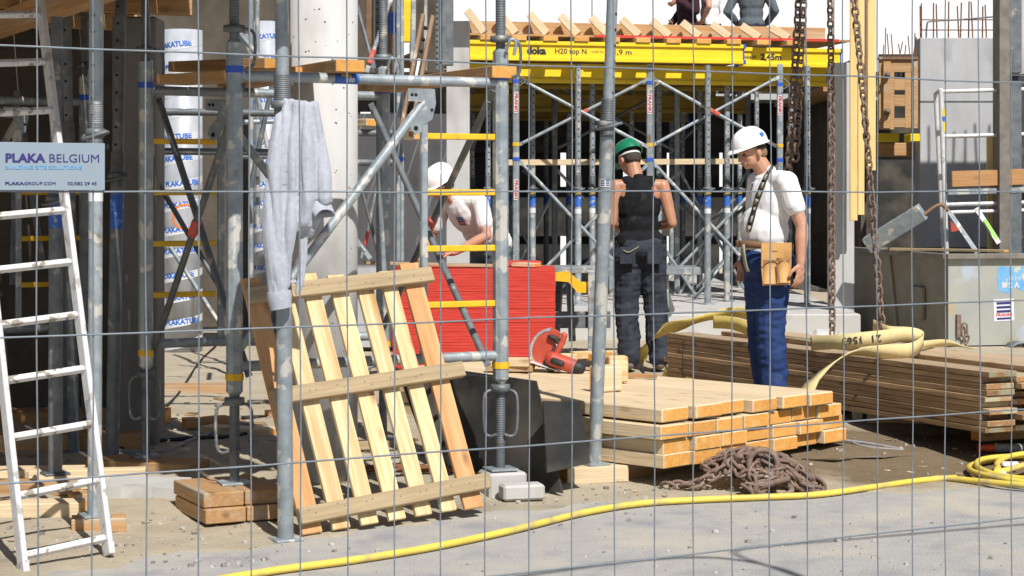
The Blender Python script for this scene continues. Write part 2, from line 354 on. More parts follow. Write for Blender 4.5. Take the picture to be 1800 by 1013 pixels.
def plank(name, p0, p1, wd, th, mats, parent=None, up=(0, 0, 1), c=.003, ends=None, top=None, warp=0.0):
    """a board along p0->p1 (centre line) with its own grain frame; ends: end-grain material"""
    p0, p1 = V(p0), V(p1); M = basis(p1 - p0, up, (p0 + p1) / 2); b = MB()
    ms = [mats] + ([ends] if ends else [])
    b.boxm(M, (p1 - p0).length, wd, th, 0, c, 1 if ends else None)
    if top is not None:
        ms.append(top); k = len(ms) - 1
        zz = M.to_3x3() @ V((0, 0, 1))
        for i, f in enumerate(b.f):
            n = (b.v[f[1]] - b.v[f[0]]).cross(b.v[f[2]] - b.v[f[1]]).normalized()
            cc = sum((b.v[j] for j in f), V()) / len(f)
            if (cc - M.translation).dot(zz) > th * .49: b.m[i] = k
    return b.build(name, ms, parent, M)
def copy_tree(o, M, parent=None):
    c = o.copy(); col.objects.link(c); 
    if parent is None:
        c.matrix_basis = M; W[c.name] = M
    else:
        c.parent = parent; W[c.name] = W[parent.name] @ c.matrix_basis
    for ch in list(o.children): copy_tree(ch, None, c)
    return c
def textmesh(body, size, bold=0.0, ext=.0006, align='CENTER'):
    cu = bpy.data.curves.new('lettering', 'FONT'); cu.body = body; cu.size = size; cu.extrude = ext; cu.offset = bold; cu.align_x = align; cu.align_y = 'CENTER'; cu.resolution_u = 3
    o = bpy.data.objects.new('lettering', cu); col.objects.link(o)
    dg = bpy.context.evaluated_depsgraph_get(); me = bpy.data.meshes.new_from_object(o.evaluated_get(dg))
    bpy.data.objects.remove(o); bpy.data.curves.remove(cu); return me
def letters(body, size, M, m, parent, bold=0.0, align='CENTER', name='lettering', width=None, cyl=None):
    """flat lettering in the xy plane of M (facing +z); width stretches it to that width; cyl bends it round a cylinder of that radius"""
    me = textmesh(body, size, bold, align=align); me.materials.clear(); me.materials.append(m); me.name = name
    if width:
        xs = [v.co.x for v in me.vertices]; k = width / (max(xs) - min(xs))
        for v in me.vertices: v.co.x *= k
    if cyl:
        for v in me.vertices:
            a = v.co.x / cyl; r = cyl + v.co.z; v.co = V((r * math.sin(a), v.co.y, r * math.cos(a) - cyl))
    return place(bpy.data.objects.new(name, me), M, parent)
def facing(o, n, right):                                  # frame at o whose +z is n and +x about 'right'
    n = V(n).normalized(); x = V(right); x = (x - n * x.dot(n)).normalized(); y = n.cross(x)
    m = Matrix((x, y, n)).transposed().to_4x4(); m.translation = V(o); return m
TOCAM = lambda p: V((-p.x, -p.y, 0)).normalized()
def fz(c, n=None, r=0.0): return c
def remesh(b, name, mats, parent, vox=.006, smooth=6, wrinkle=None, M=None):
    """melt overlapping shapes into one continuous skin"""
    M = M or W[parent.name].copy()
    me = b.mesh(name, mats, M.inverted()); o = bpy.data.objects.new(name, me); col.objects.link(o)
    md = o.modifiers.new('r', 'REMESH'); md.mode = 'VOXEL'; md.voxel_size = vox
    ms = o.modifiers.new('s', 'SMOOTH'); ms.factor = .5; ms.iterations = smooth
    dg = bpy.context.evaluated_depsgraph_get(); me2 = bpy.data.meshes.new_from_object(o.evaluated_get(dg))
    bpy.data.objects.remove(o); me2.name = name
    me2.materials.clear()
    for m in (mats if isinstance(mats, (list, tuple)) else [mats]): me2.materials.append(m)
    if wrinkle:
        nn = [v.normal.copy() for v in me2.vertices]
        for v, q in zip(me2.vertices, nn): v.co += q * wrinkle(v.co)
    me2.polygons.foreach_set('use_smooth', [True] * len(me2.polygons)); me2.update()
    return place(bpy.data.objects.new(name, me2), M, parent)
def curve_pts(pts, n=8):                                   # Catmull-Rom through pts
    pts = [V(p) for p in pts]; out = []
    for i in range(len(pts) - 1):
        a = pts[max(i - 1, 0)]; b = pts[i]; c = pts[i + 1]; d = pts[min(i + 2, len(pts) - 1)]
        for k in range(n):
            t = k / n; out.append(.5 * ((2 * b) + (c - a) * t + (2 * a - 5 * b + 4 * c - d) * t * t + (3 * b - a - 3 * c + d) * t ** 3))
    out.append(pts[-1]); return out
# ================================================================ SETTING
def ground_mats():
    m = mat('site_sand', (.44, .375, .275), (.52, .455, .345), scale=3.2, rough=.95, world=True, c3=(.36, .31, .235), s3=1.6, lo3=.55, hi3=.7, spec=.1)
    n = m.node_tree.nodes; l = m.node_tree.links; b = n['Principled BSDF']
    pos = n.new('ShaderNodeNewGeometry').outputs['Position']
    src = b.inputs['Base Color'].links[0].from_socket
    # damp mud spreading round the puddle between the timber stacks
    mp = n.new('ShaderNodeMapping'); mp.inputs['Location'].default_value = (-2.35, -11.25, 0); mp.inputs['Scale'].default_value = (.72, 1.1, 0); mp.vector_type = 'POINT'
    mp.inputs['Location'].default_value = (-2.35 * .72, -11.35 * 1.1, 0); l.new(pos, mp.inputs[0])
    ln = n.new('ShaderNodeVectorMath'); ln.operation = 'LENGTH'; l.new(mp.outputs[0], ln.inputs[0])
    nz = n.new('ShaderNodeTexNoise'); nz.inputs['Scale'].default_value = 2.6; nz.inputs['Detail'].default_value = 6; l.new(pos, nz.inputs['Vector'])
    a = n.new('ShaderNodeMath'); a.operation = 'MULTIPLY_ADD'; a.inputs[1].default_value = 1.1; l.new(nz.outputs[0], a.inputs[0]); l.new(ln.outputs['Value'], a.inputs[2])
    r = n.new('ShaderNodeMapRange'); r.inputs[1].default_value = 1.3; r.inputs[2].default_value = 1.62; r.inputs[3].default_value = 1; r.inputs[4].default_value = 0; l.new(a.outputs[0], r.inputs[0])
    z2 = n.new('ShaderNodeTexNoise'); z2.inputs['Scale'].default_value = 9; z2.inputs['Detail'].default_value = 5; l.new(pos, z2.inputs['Vector'])
    mx = n.new('ShaderNodeMix'); mx.data_type = 'RGBA'; mx.inputs[6].default_value = rgba((.175, .13, .08)); mx.inputs[7].default_value = rgba((.25, .195, .125)); l.new(z2.outputs[0], mx.inputs[0])
    m2 = n.new('ShaderNodeMix'); m2.data_type = 'RGBA'; l.new(r.outputs[0], m2.inputs[0]); l.new(src, m2.inputs[6]); l.new(mx.outputs[2], m2.inputs[7])
    l.new(m2.outputs[2], b.inputs['Base Color'])
    # grit
    bz = n.new('ShaderNodeTexNoise'); bz.inputs['Scale'].default_value = 42; bz.inputs['Detail'].default_value = 8; bz.inputs['Roughness'].default_value = .7; l.new(pos, bz.inputs['Vector'])
    bp = n.new('ShaderNodeBump'); bp.inputs['Strength'].default_value = .8; bp.inputs['Distance'].default_value = .02; l.new(bz.outputs[0], bp.inputs['Height']); l.new(bp.outputs[0], b.inputs['Normal'])
    rd = mat('dusty_road', (.37, .36, .355), (.45, .43, .395), scale=7, rough=.92, world=True, c3=(.31, .31, .32), s3=3.4, lo3=.52, hi3=.7, stretch=(1.15, 1, 1), bump=.9, bscale=75, spec=.2, c4=(.52, .475, .39), s4=1.3, lo4=.5, hi4=.7, lo=.3, hi=.7)
    return m, rd
SAND, ROAD = ground_mats()
def gz(x, y):
    d = (y - yedge(x))
    n1 = noise.noise(V((x * 1.7, y * 1.7, 0))) * .016 + noise.noise(V((x * 6, y * 6, 3))) * .009 + noise.noise(V((x * 19, y * 19, 7))) * .0045
    return terr(x, y) + n1 * sstep(d / .5) + (-.03 + .036 * sstep((d + noise.noise(V((x * 3, y * 3, 1))) * .22 + noise.noise(V((x * 11, y * 11, 5))) * .07 + .2) / .3)) * (1 - sstep(d / .6)) + .004 * sstep(d / .6)
def ground():
    xs = []; x = -14.0
    while x < 14: xs.append(x); x += .04 if -3.2 < x < 4 else .5
    ys = []; y = 5.0
    while y < 46: ys.append(y); y += .04 if 7.2 < y < 13.2 else (.12 if y < 18 else .8)
    vs = [(a, b, gz(a, b)) for b in ys for a in xs]; n = len(xs)
    fs = [(j * n + i, j * n + i + 1, (j + 1) * n + i + 1, (j + 1) * n + i) for j in range(len(ys) - 1) for i in range(n - 1)]
    b = MB(); b.add(vs, fs, 0, True); tag(b.build('ground', SAND, origin=(0, 0, 0)), kind='structure')
    b = MB(); b.add([(-90, -60, 0), (90, -60, 0), (90, 160, 0), (-90, 160, 0)], [(0, 1, 2, 3)]); tag(b.build('road', ROAD, origin=(0, 0, 0)), kind='structure')
ground()
def scatter(name, n, regs, szs, m, flat=.6, seed=1):
    rr = random.Random(seed); b = MB()
    for _ in range(n):
        x0, y0, x1, y1 = rr.choice(regs); px = rr.uniform(x0, x1); py = rr.uniform(y0, y1); g = G(px, py); s = rr.choice(szs) * rr.uniform(.5, 1.3)
        z = max(0, gz(g.x, g.y)); q = Matrix.Rotation(rr.random() * 6.3, 3, 'Z')
        vs = []
        for a in (-1, 1):
            for c in (-1, 1):
                for d in (-1, 1): vs.append(V((g.x, g.y, z + s * flat * .4)) + q @ V((a * s * rr.uniform(.25, .6), c * s * rr.uniform(.25, .6), d * s * flat * rr.uniform(.3, .6))))
        b.add(vs, [(0, 1, 3, 2), (4, 6, 7, 5), (0, 4, 5, 1), (2, 3, 7, 6), (0, 2, 6, 4), (1, 5, 7, 3)], rr.choice((0, 1)))
    return tag(b.build(name, m, origin=(0, 0, 0)), kind='stuff')
STONE = mat('road_grit', (.42, .40, .37), (.52, .50, .46), rough=.9, scale=30, world=True); STONE2 = mat('dark_grit', (.22, .20, .18), (.30, .28, .25), rough=.9, scale=30, world=True)
scatter('gravel', 1500, [(300, 900, 1790, 1008), (850, 830, 1200, 890), (0, 880, 520, 1000), (1200, 740, 1790, 860), (560, 780, 880, 900), (200, 700, 480, 800)], (.004, .006, .006, .009, .012, .02), [STONE, STONE2])
SLABM_ = mat('dusty_rubble', (.40, .37, .31), (.30, .27, .22), rough=.95, scale=20, world=True)
CHIP = mat('fresh_wood_chip', (.66, .52, .32), (.58, .42, .24), rough=.9, scale=30, world=True); CHIP2 = mat('old_wood_chip', (.34, .24, .14), (.28, .19, .11), rough=.9, scale=30, world=True)
scatter('wood_chips', 130, [(850, 640, 1080, 660), (860, 820, 1200, 880), (1230, 740, 1790, 850), (0, 850, 480, 990), (250, 700, 480, 790)], (.02, .035), [CHIP, CHIP2], flat=.12, seed=3)
scatter('site_debris', 90, [(190, 690, 480, 800), (0, 720, 200, 830), (560, 760, 800, 850), (430, 700, 700, 760)], (.05, .07, .10), [CHIP2, SLABM_], flat=.22, seed=8)
# puddle in the mud
b = MB(); pc = G(1460, 800); pts = []
for i in range(28):
    a = 2 * math.pi * i / 28; rr_ = 1 + .25 * math.sin(3 * a + 1) + .14 * math.sin(7 * a)
    pts.append((pc.x + .42 * rr_ * math.cos(a), pc.y + .16 * rr_ * math.sin(a), terr(pc.x, pc.y) - .003))
b.add(pts, [tuple(range(28))]); PUD = mat('puddle_water', (.13, .095, .055), (.16, .12, .07), rough=.06, spec=.6)
tag(b.build('puddle', PUD), kind='structure')

SLABM = mat('dusty_slab', (.46, .45, .43), (.54, .53, .51), scale=3, rough=.9, bump=.15, bscale=30, c3=(.36, .34, .31), s3=4, lo3=.55, hi3=.7, spec=.2)
# ---- background walls
def wallbox(name, label, cat, x0, x1, y0, y1, z0, z1, m, ch=.006, rz=0):
    b = MB(); b.box(((x0 + x1) / 2, (y0 + y1) / 2, (z0 + z1) / 2), (x1 - x0, y1 - y0, z1 - z0), ch=ch, rz=rz)
    return tag(b.build(name, m), label, cat)
b = MB(); b.box((4, 36.2, 7), (34, .4, 14.2), ch=.01)
w0 = tag(b.build('background_wall', CONCW), 'tall white sunlit wall of the building far behind the site', 'wall')
jb = MB()
for z in (3.2, 6.0): jb.box((4, 35.985, z), (34, .03, .02))
for x in (-3, 1.5, 6, 10.5): jb.box((x, 35.985, 7), (.02, .03, 14))
jb.build('panel_joints', CONC, w0)
tag((lambda b: (b.box((1.15, 22.9, .22), (4.3, 9.2, .44), ch=.012), b.build('floor_slab', SLABM))[1])(MB()), 'raised pale concrete floor slab under the yellow beam table', 'floor slab')
wallbox('concrete_wall', 'shaded grey concrete wall behind the red sheet stack', 'wall', -1.72, -.605, 18.6, 18.85, .1, 2.35, CONCG)
pil = wallbox('concrete_pillar', 'sunlit square white concrete pillar behind the bending worker', 'pillar', -.578, -.375, 17.0, 17.25, .1, 3.1, CONC)
wallbox('concrete_wall', 'dim brown wall behind the ladder at far left, darkened for shade', 'wall', -6.2, -2.62, 13.1, 13.4, 0, 2.7, CONCD)
wallbox('concrete_wall', 'wall behind the white foil tubes, darkened for shade', 'wall', -5.4, -1.7, 21.4, 21.7, .1, 5.0, CONCD)
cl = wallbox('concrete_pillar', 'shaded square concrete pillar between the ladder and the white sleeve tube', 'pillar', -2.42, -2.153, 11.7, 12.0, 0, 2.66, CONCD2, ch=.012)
# round lit column with pores
rc = thing('round_column', 'round pale concrete column with small pores behind the hanging sweatshirt', 'column', (-1.02, 10.5, .02))
b = MB(); b.lathe([(0, .02), (.182, .02), (.182, 2.72), (0, 2.72)], Matrix.Translation((-1.02, 10.5, 0)), n=48); b.build('shaft', CONC, rc)
b = MB(); rr = random.Random(4)
for _ in range(120):
    a = rr.uniform(-2.7, -.4); z = rr.uniform(.3, 2.6); n_ = V((math.cos(a), math.sin(a), 0)); p = V((-1.02, 10.5, z)) + n_ * .1815; t = V((-n_.y, n_.x, 0)); s = rr.uniform(.0018, .005)
    b.add([p + (t * math.cos(k) * s * rr.uniform(.8, 2) + V((0, 0, 1)) * math.sin(k) * s) + n_ * .0012 for k in [i * math.pi / 3 for i in range(6)]], [tuple(range(6))])
b.build('pores', PORE, rc)
# cardboard/foil sleeve tubes with printed bands
def sleeve(px, D, r, label, z0, z1, seed, circle=False, cut=None):
    c = P(px, 0, D); t = thing('column_form_tube', label, 'column form', (c.x, D, z0), 'foil column forms')
    b = MB(); b.lathe([(0, z0), (r, z0), (r, z1), (0, z1)], Matrix.Translation((c.x, D, 0)), n=40); b.build('sleeve', TUBEW, t)
    sp = MB(); rr = random.Random(seed); z = z0 + .1; k = 0
    base = math.atan2(-D, -c.x)                                    # towards the photographer's side
    while z < z1 - .05:
        a0 = base + rr.uniform(-.5, .1)
        # white printed strip spiralling up
        vs = []; N = 16
        for i in range(N + 1):
            a = base - 1.4 + 2.8 * i / N; zz = z + (i / N - .5) * .10
            for h in (-.035, .035): vs.append((c.x + (r + .0015) * math.cos(a), D + (r + .0015) * math.sin(a), zz + h))
        sp.add(vs, [(2 * i, 2 * i + 2, 2 * i + 3, 2 * i + 1) for i in range(N)], 0, True)
        n_ = V((math.cos(a0), math.sin(a0), 0)); M = facing(V((c.x, D, z + .004)) + n_ * (r + .003), n_, V((-n_.y, n_.x, .1)))
        letters('PLAKATUBE', .068, M, INKB, t, bold=.0025, cyl=r + .003)
        z += .205 + .03 * (k % 2); k += 1
    sp.build('printed_strip', STICKW, t)
    if circle:
        b = MB(); n_ = V((math.cos(base + .12), math.sin(base + .12), 0)); M = facing(V((c.x, D, 1.36)) + n_ * r, n_, (1, 0, 0)); vs = []
        for i in range(33):
            a = 2 * math.pi * i / 32
            for q in (.105, .125):
                x, y = q * math.cos(a), q * math.sin(a); th = x / r; vs.append(M @ V(((r + .004) * math.sin(th), y, (r + .004) * math.cos(th) - r)))
        b.add(vs, [(2 * i, 2 * i + 1, 2 * i + 3, 2 * i + 2) for i in range(32)]); b.build('sprayed_ring', INKO, t)
    return t
sleeve(321, 18.6, .19, 'white foil column form tube with an orange sprayed ring', .05, 3.15, 1, True)
sleeve(468, 20.5, .13, 'thinner white foil column form tube behind the first scaffold leg', .05, 3.4, 5)

# ---- left formwork deck overhead (aligned with the scaffold tower)
O_ = V((-1.363, 9.5, 0)); E1 = V((.895, .446, 0)); E2 = V((-.446, .895, 0))
def UV(u, v, z): return O_ + E1 * u + E2 * v + V((0, 0, z))
dk = thing('formwork_deck', 'brown timber formwork deck overhead at the left with boards on heavy beams', 'formwork', UV(-1, 1.5, 2.72))
def front(u):
    pts = [(-6, -.55), (-.85, -.72), (-.2, -1.0), (.02, -1.3), (.75, -1.3)]
    for (a, b_), (c, d) in zip(pts, pts[1:]):
        if u <= c: return b_ + (d - b_) * (u - a) / (c - a)
    return -1.3
u = -4.6; i = 0
while u < .38:
    wd = .2; plank('deck_board', UV(u + wd / 2, front(u + wd / 2) + .0, 2.765), UV(u + wd / 2, 4.6, 2.765), wd - random.choice((.004, .009)), .03, PLYD, dk); u += wd; i += 1
b = MB(); b.boxm(basis(E1, (0, 0, 1), UV(-2.75, 1.95, 2.79)), 3.7, 5.2, .015); b.build('light_stop_sheet', PLY, dk)  # unseen sheet added over the boards to block slits of light
for v in (-.35, .9, 2.1, 3.3, 4.4): plank('deck_joist', UV(-4.6, v, 2.70), UV(.42, v, 2.70), .08, .1, SLEEP, dk)
for u_ in (-3.2, -.62): plank('deck_beam', UV(u_, -.45, 2.585), UV(u_, 4.5, 2.585), .1, .13, SLEEP, dk)
# unseen smaller deck added over the middle bay to shade its wall
d2 = thing('formwork_deck', 'unseen plywood deck added to shade the wall of the middle bay', 'formwork', (-.9, 17.4, 3.4))
u = -2.2
while u < .3: plank('deck_board', (u + .15, 16.4, 3.62), (u + .15, 18.2, 3.62), .29, .025, PLY, d2); u += .3
for y in (16.8, 18.0): plank('deck_beam', (-2.2, y, 3.53), (.3, y, 3.53), .08, .15, BEAMY, d2)

# ---- concrete pier, shuttering boards, box form, grey wall on the right
wallbox('concrete_pillar', 'sunlit light grey concrete pillar at the right end of the yellow beams', 'pillar', 3.13, 3.345, 18.9, 19.2, .1, 2.86, CONC)
def yb(px0, px1, y0, y1, D, label, m=YPLY):
    a, c = P(px0, 0, D), P(px1, 0, D); b0, b1 = P(0, y1, D).z, P(0, y0, D).z
    return tag(plank('shuttering_board', ((a.x + c.x) / 2, D, b0), ((a.x + c.x) / 2, D, b1), c.x - a.x, .03, m, up=(0, 1, 0)), label, 'board')
yb(1494, 1507, -90, 388, 18.6, 'narrow yellow shuttering board standing nearest the concrete pillar')
yb(1508, 1519, -90, 378, 18.6, 'wider yellow shuttering board in the middle of the upright three')
yb(1525, 1539, -90, 300, 18.8, 'yellow shuttering board set furthest right beside the holed box form')
yb(1520, 1524, -90, 205, 18.75, 'thin rusty brown strip between the yellow shuttering boards', RUSTP)
b = MB(); b.boxm(Matrix.Translation(P(1512, 418, 18.9)), .24, .2, .35); 
bx = thing('box_form', 'brown plywood box form with square holes beside the grey wall', 'formwork', P(1578, 235, 20.3))
D = 20.3
def pl(px0, px1, y0, y1, D, th, m, parent, name):
    a = P(px0, y1, D); c = P(px1, y0, D); b = MB(); b.box(((a.x + c.x) / 2, D + th / 2, (a.z + c.z) / 2), (c.x - a.x, th, c.z - a.z), ch=.003); return b.build(name, m, parent)
PLYS = wood('sunlit_form_ply', (.52, .33, .17), (.42, .25, .12), rnd=.08)
pl(1545, 1614, 105, 127, D, .03, PLYS, bx, 'panel'); pl(1545, 1572, 127, 228, D, .03, PLYS, bx, 'panel'); pl(1591, 1614, 127, 226, D + .004, .03, PLYS, bx, 'panel')
pl(1572, 1591, 139, 159, D, .03, PLYS, bx, 'panel'); pl(1572, 1591, 167, 187, D, .03, PLYS, bx, 'panel'); pl(1572, 1591, 208, 224, D, .03, PLYS, bx, 'panel')
pl(1553, 1566, 108, 226, D - .05, .045, SLEEP, bx, 'upright_batten'); pl(1606, 1612, 108, 226, D - .04, .04, SLEEP, bx, 'upright_batten')
pl(1545, 1614, 100, 105, D - .03, .1, RUSTP, bx, 'top_plate')
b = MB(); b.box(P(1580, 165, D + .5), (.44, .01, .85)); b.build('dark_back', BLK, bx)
for py, rr_ in ((132, .03), (196, .036)):
    c = P(1560, py, D - .1); b = MB(); b.lathe([(0, -.03), (rr_, -.03), (rr_, 0), (rr_ * .4, .01), (rr_ * .4, .05), (0, .05)], facing(c, (-.1, -1, 0), (1, 0, 0)), n=12); b.build('wing_nut', GALVD if py < 150 else RUST, bx)
gw = wallbox('concrete_wall', 'light grey concrete wall topped with rusty starter bars', 'wall', 4.43, 5.7, 21.0, 21.3, .1, 3.27, CONCG)
b = MB(); b.box((5.06, 20.998, 2.58), (1.26, .01, .012)); b.build('pour_joint', GALVD, gw)
rb = thing('starter_bars', 'rusty reinforcing bars rising from the grey wall top', 'rebar', (5.0, 21.15, 3.2))
rr = random.Random(9)
for px in (1618, 1622, 1643, 1648, 1668, 1684, 1688, 1704, 1708, 1728, 1733, 1750, 1765):
    p = P(px, 70, 21.15); b = MB(); b.tube((p.x, 21.15 + rr.uniform(-.08, .08), 3.2), (p.x + rr.uniform(-.015, .015), 21.15, 3.2 + rr.uniform(.42, .5)), .008, n=6); b.build('upright_bar', REBAR, rb)
for py in (35, 53): 
    a = P(1620, py, 21.1); c = P(1790, py, 21.1); b = MB(); b.tube(a, c, .007, n=6); b.build('cross_bar', REBAR, rb)
b = MB(); a = P(1628, 70, 21.05); b.path(curve_pts([a, a + V((.01, 0, .16)), a + V((.06, 0, .2)), a + V((.4, 0, .22)), a + V((.95, 0, .27))], 4), .01, n=6); b.build('bent_bar', GALVD, rb)
rb2 = thing('starter_bars', 'thin rusty bars sticking up behind the holed box form', 'rebar', P(1575, 105, 20.6))
for px in (1552, 1556, 1563, 1570, 1580, 1584, 1590, 1600, 1604, 1608, 1612):
    p = P(px, 105, 20.6); b = MB(); b.tube(p, p + V((rr.uniform(-.03, .05), 0, rr.uniform(.15, .36))), .006, n=5); b.build('upright_bar', REBAR, rb2)
# yellow beams and timber under the box form
for (x0, x1, y0, y1, D, m, lab) in ((1542, 1576, 233, 250, 21.2, BEAMY, 'short yellow beam end below the holed box form, left piece'), (1594, 1612, 236, 250, 20.6, BEAMY, 'yellow beam end catching the sun below the holed box form'), (1540, 1614, 252, 275, 21.4, SLEEP, 'brown timber beam below the yellow beam ends')):
    a = P(x0, y1, D); c = P(x1, y0, D); b = MB(); b.box(((a.x + c.x) / 2, D, (a.z + c.z) / 2), (c.x - a.x, .3, c.z - a.z), ch=.008); tag(b.build('formwork_beam', m), lab, 'beam')
b = MB(); b.box(P(1580, 345, 27.0), (2.2, .1, 3.0)); tag(b.build('dark_backing', BLK), 'black backing sheet for the dark interior behind the holed box form', 'hoarding')  # black sheet stands in for the dark interior
b = MB(); b.box((3.9, 23.6, 2.75), (.85, 4.0, .06)); tag(b.build('deck_panel', PLY), 'plywood panel roofing the gap beside the grey wall', 'deck panel')
# tall dark steel form at the right edge; its top bars throw the striped shade on the grey wall
df = thing('wall_form', 'tall dark steel wall form with a worn grey edge at the right border', 'formwork', (6.0, 18.5, 0))
b = MB(); b.box((6.35, 18.52, 1.35), (3.3, .12, 2.7 + .02), ch=.004); b.build('lower_panel', DKST, df)
b = MB(); b.box((5.0, 18.52, 3.45), (.6, .12, 1.46), ch=.004); b.box((6.66, 18.52, 3.83), (2.68, .12, 2.2), ch=.004); b.build('upper_panel', CONCG, df)
b = MB(); b.box((4.67, 18.46, 2.1), (.10, .26, 4.2), ch=.004); b.build('edge_profile', EDGEW, df)
b = MB(); b.box((4.79, 18.43, 1.35), (.12, .06, 2.6), ch=.004); b.box((4.79, 18.43, 3.45), (.12, .06, 1.44), ch=.004); b.build('flange', GALVD, df)
b = MB(); x = 5.4
while x < 8: b.tube((x, 18.52, 4.9), (x + random.uniform(-.03, .03), 18.52, 5.3 + random.uniform(0, .15)), .012, n=6); x += .13
b.build('starter_bars', REBAR, df)

for (x0, x1, z0_, z1_, lab) in ((-1.75, -1.32, 2.38, 4.2, 'dark panel added for shade behind the stored steel, left one'), (-1.27, -1.06, 2.38, 4.0, 'dark panel added for shade behind the stored steel, narrow middle one'), (-1.0, -.66, 2.38, 4.2, 'dark panel added for shade behind the stored steel next to the white pillar')):
    wallbox('dark_backing', lab, 'panel', x0, x1, 18.9, 18.96, z0_, z1_, CONCD)  # dark backing added to deepen the shade behind the stored steel
# ================================================================ SCAFFOLD, PROPS, TABLES
def band_on(p, ax, r, h, m, parent, name='sticker'):
    b = MB(); ax = V(ax).normalized(); b.tube(V(p) - ax * h / 2, V(p) + ax * h / 2, r, n=18, caps=False); return b.build(name, m, parent)
def prop(label, base, top, zc, ro, ri, group=None, sticker=None, plate=True, holes=(0, 0), bail=True, m=None, hole_dir=None, hang=1):
    """telescopic steel prop: plate, outer tube, threaded collar with handle, pierced inner tube"""
    base, top = V(base), V(top); ax = (top - base).normalized(); m = m or GALV
    t = thing('steel_prop', label, 'steel prop', base, group)
    at = lambda z: base + ax * ((z - base.z) / ax.z)
    if plate:
        b = MB(); b.boxm(Matrix.Translation(base + V((0, 0, .006))) @ Matrix.Rotation(.5, 4, 'Z'), .13, .13, .012, c=.003); b.build('base_plate', m, t)
    b = MB(); b.tube(base + V((0, 0, .012)), at(zc), ro, n=20); b.build('outer_tube', m, t)
    b = MB()
    z = zc - .10
    while z < zc + .10: b.lathe([(ro * 1.0, 0), (ro * 1.09, .004), (ro * 1.0, .008)], basis_z(at(z), ax), n=20); z += .009
    b.tube(at(zc + .002), at(zc + .012), ro * 1.02, n=20); b.build('thread', GALVD, t)
    b = MB(); b.lathe([(ro, -.02), (ro * 1.45, -.015), (ro * 1.45, .015), (ro, .02)], basis_z(at(zc - .03), ax), n=20); b.build('collar_nut', GALVD, t)
    if bail:
        x = V((hang, -.3, 0)).normalized() * ro; p = at(zc - .03); b = MB()
        b.path(curve_pts([p - x * 1.2, p - x * 1.8 + V((0, -.02, -.02)), p - x * 1.6 + V((0, -.05, -.03)), p + V((0, -.075, -.02)), p + x * 1.8 + V((0, -.05, 0)), p + x * 2.0 + V((0, -.01, 0)), p + x * 1.3], 5), .008, n=7); b.build('handle', GALVD, t)
    b = MB(); b.tube(at(zc), top, ri, n=18)
    if holes[1]:
        hd = V(hole_dir or (-.25, -1, 0)).normalized(); z = zc + .05
        while z < top.z - .03 and z < holes[1]: b.tube(at(z) - hd * ri * .4, at(z) + hd * (ri + .0006), .0085 if ri > .02 else .007, n=10, mi=1); z += holes[0]
    b.build('inner_tube', [m, HOLE], t)
    if sticker:
        for (z, h, sm) in sticker: band_on(at(z), ax, (ro if z < zc else ri) + .0012, h, sm, t)
    return t
def basis_z(o, z):
    x, y = perp(z); m = Matrix((x, y, V(z).normalized())).transposed().to_4x4(); m.translation = V(o); return m
def block(name, label, cat, c, size, rz, m, ends=None, group=None, c_=.004, top=None):
    d = V((math.cos(rz), math.sin(rz), 0)); c = V(c)
    o = plank(name, c - d * size[0] / 2, c + d * size[0] / 2, size[1], size[2], m, ends=ends, c=c_, top=top); return tag(o, label, cat, group)

# ---- foreground props
B = G(502, 950); T_ = P(494, -160, B.y + .02)
pj = prop('thick steel prop in front carrying the grey sweatshirt', B, T_, P(0, 172, B.y).z, .037, .031, bail=False)
B2 = G(553, 838); pj2 = prop('pierced steel prop beside the round column, behind the sweatshirt', B2, P(556, -140, B2.y), P(0, 205, B2.y).z, .031, .0285, holes=(.086, 3.0), hang=1)
B3 = G(166, 908, .06); block('bearer_block', 'short brown bearer block under the prop behind the ladder foot', 'timber block', V((B3.x + .02, B3.y, B3.z - .035)), (.25, .14, .07), R(12), SLEEP, FRESHE)
pl3 = prop('pierced steel prop standing behind the ladder and the site sign', B3, P(170, -140, B3.y), P(0, 222, B3.y).z, .033, .0335, holes=(.078, 3.0), sticker=[(P(0, 345, B3.y).z, .05, STICKW)])
B4 = G(97, 834, .07); block('bearer_block', 'pale bearer block under the stout prop seen through the ladder', 'timber block', V((B4.x + .06, B4.y, B4.z - .036)), (.34, .14, .07), R(8), FRESH, FRESHE)
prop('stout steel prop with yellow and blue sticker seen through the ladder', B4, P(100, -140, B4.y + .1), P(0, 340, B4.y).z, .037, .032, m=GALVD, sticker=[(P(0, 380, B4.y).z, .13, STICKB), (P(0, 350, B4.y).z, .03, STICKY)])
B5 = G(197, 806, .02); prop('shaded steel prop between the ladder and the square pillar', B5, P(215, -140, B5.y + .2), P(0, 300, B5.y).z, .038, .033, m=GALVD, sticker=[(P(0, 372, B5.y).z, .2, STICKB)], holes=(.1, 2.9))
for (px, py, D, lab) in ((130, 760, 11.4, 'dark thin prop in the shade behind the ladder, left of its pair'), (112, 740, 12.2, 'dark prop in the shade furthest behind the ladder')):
    b_ = P(px, py, D); b_.z = terr(b_.x, b_.y); prop(lab, b_, P(px - 15, -100, D), 1.9, .034, .028, m=GALVD, holes=(.1, 2.8))
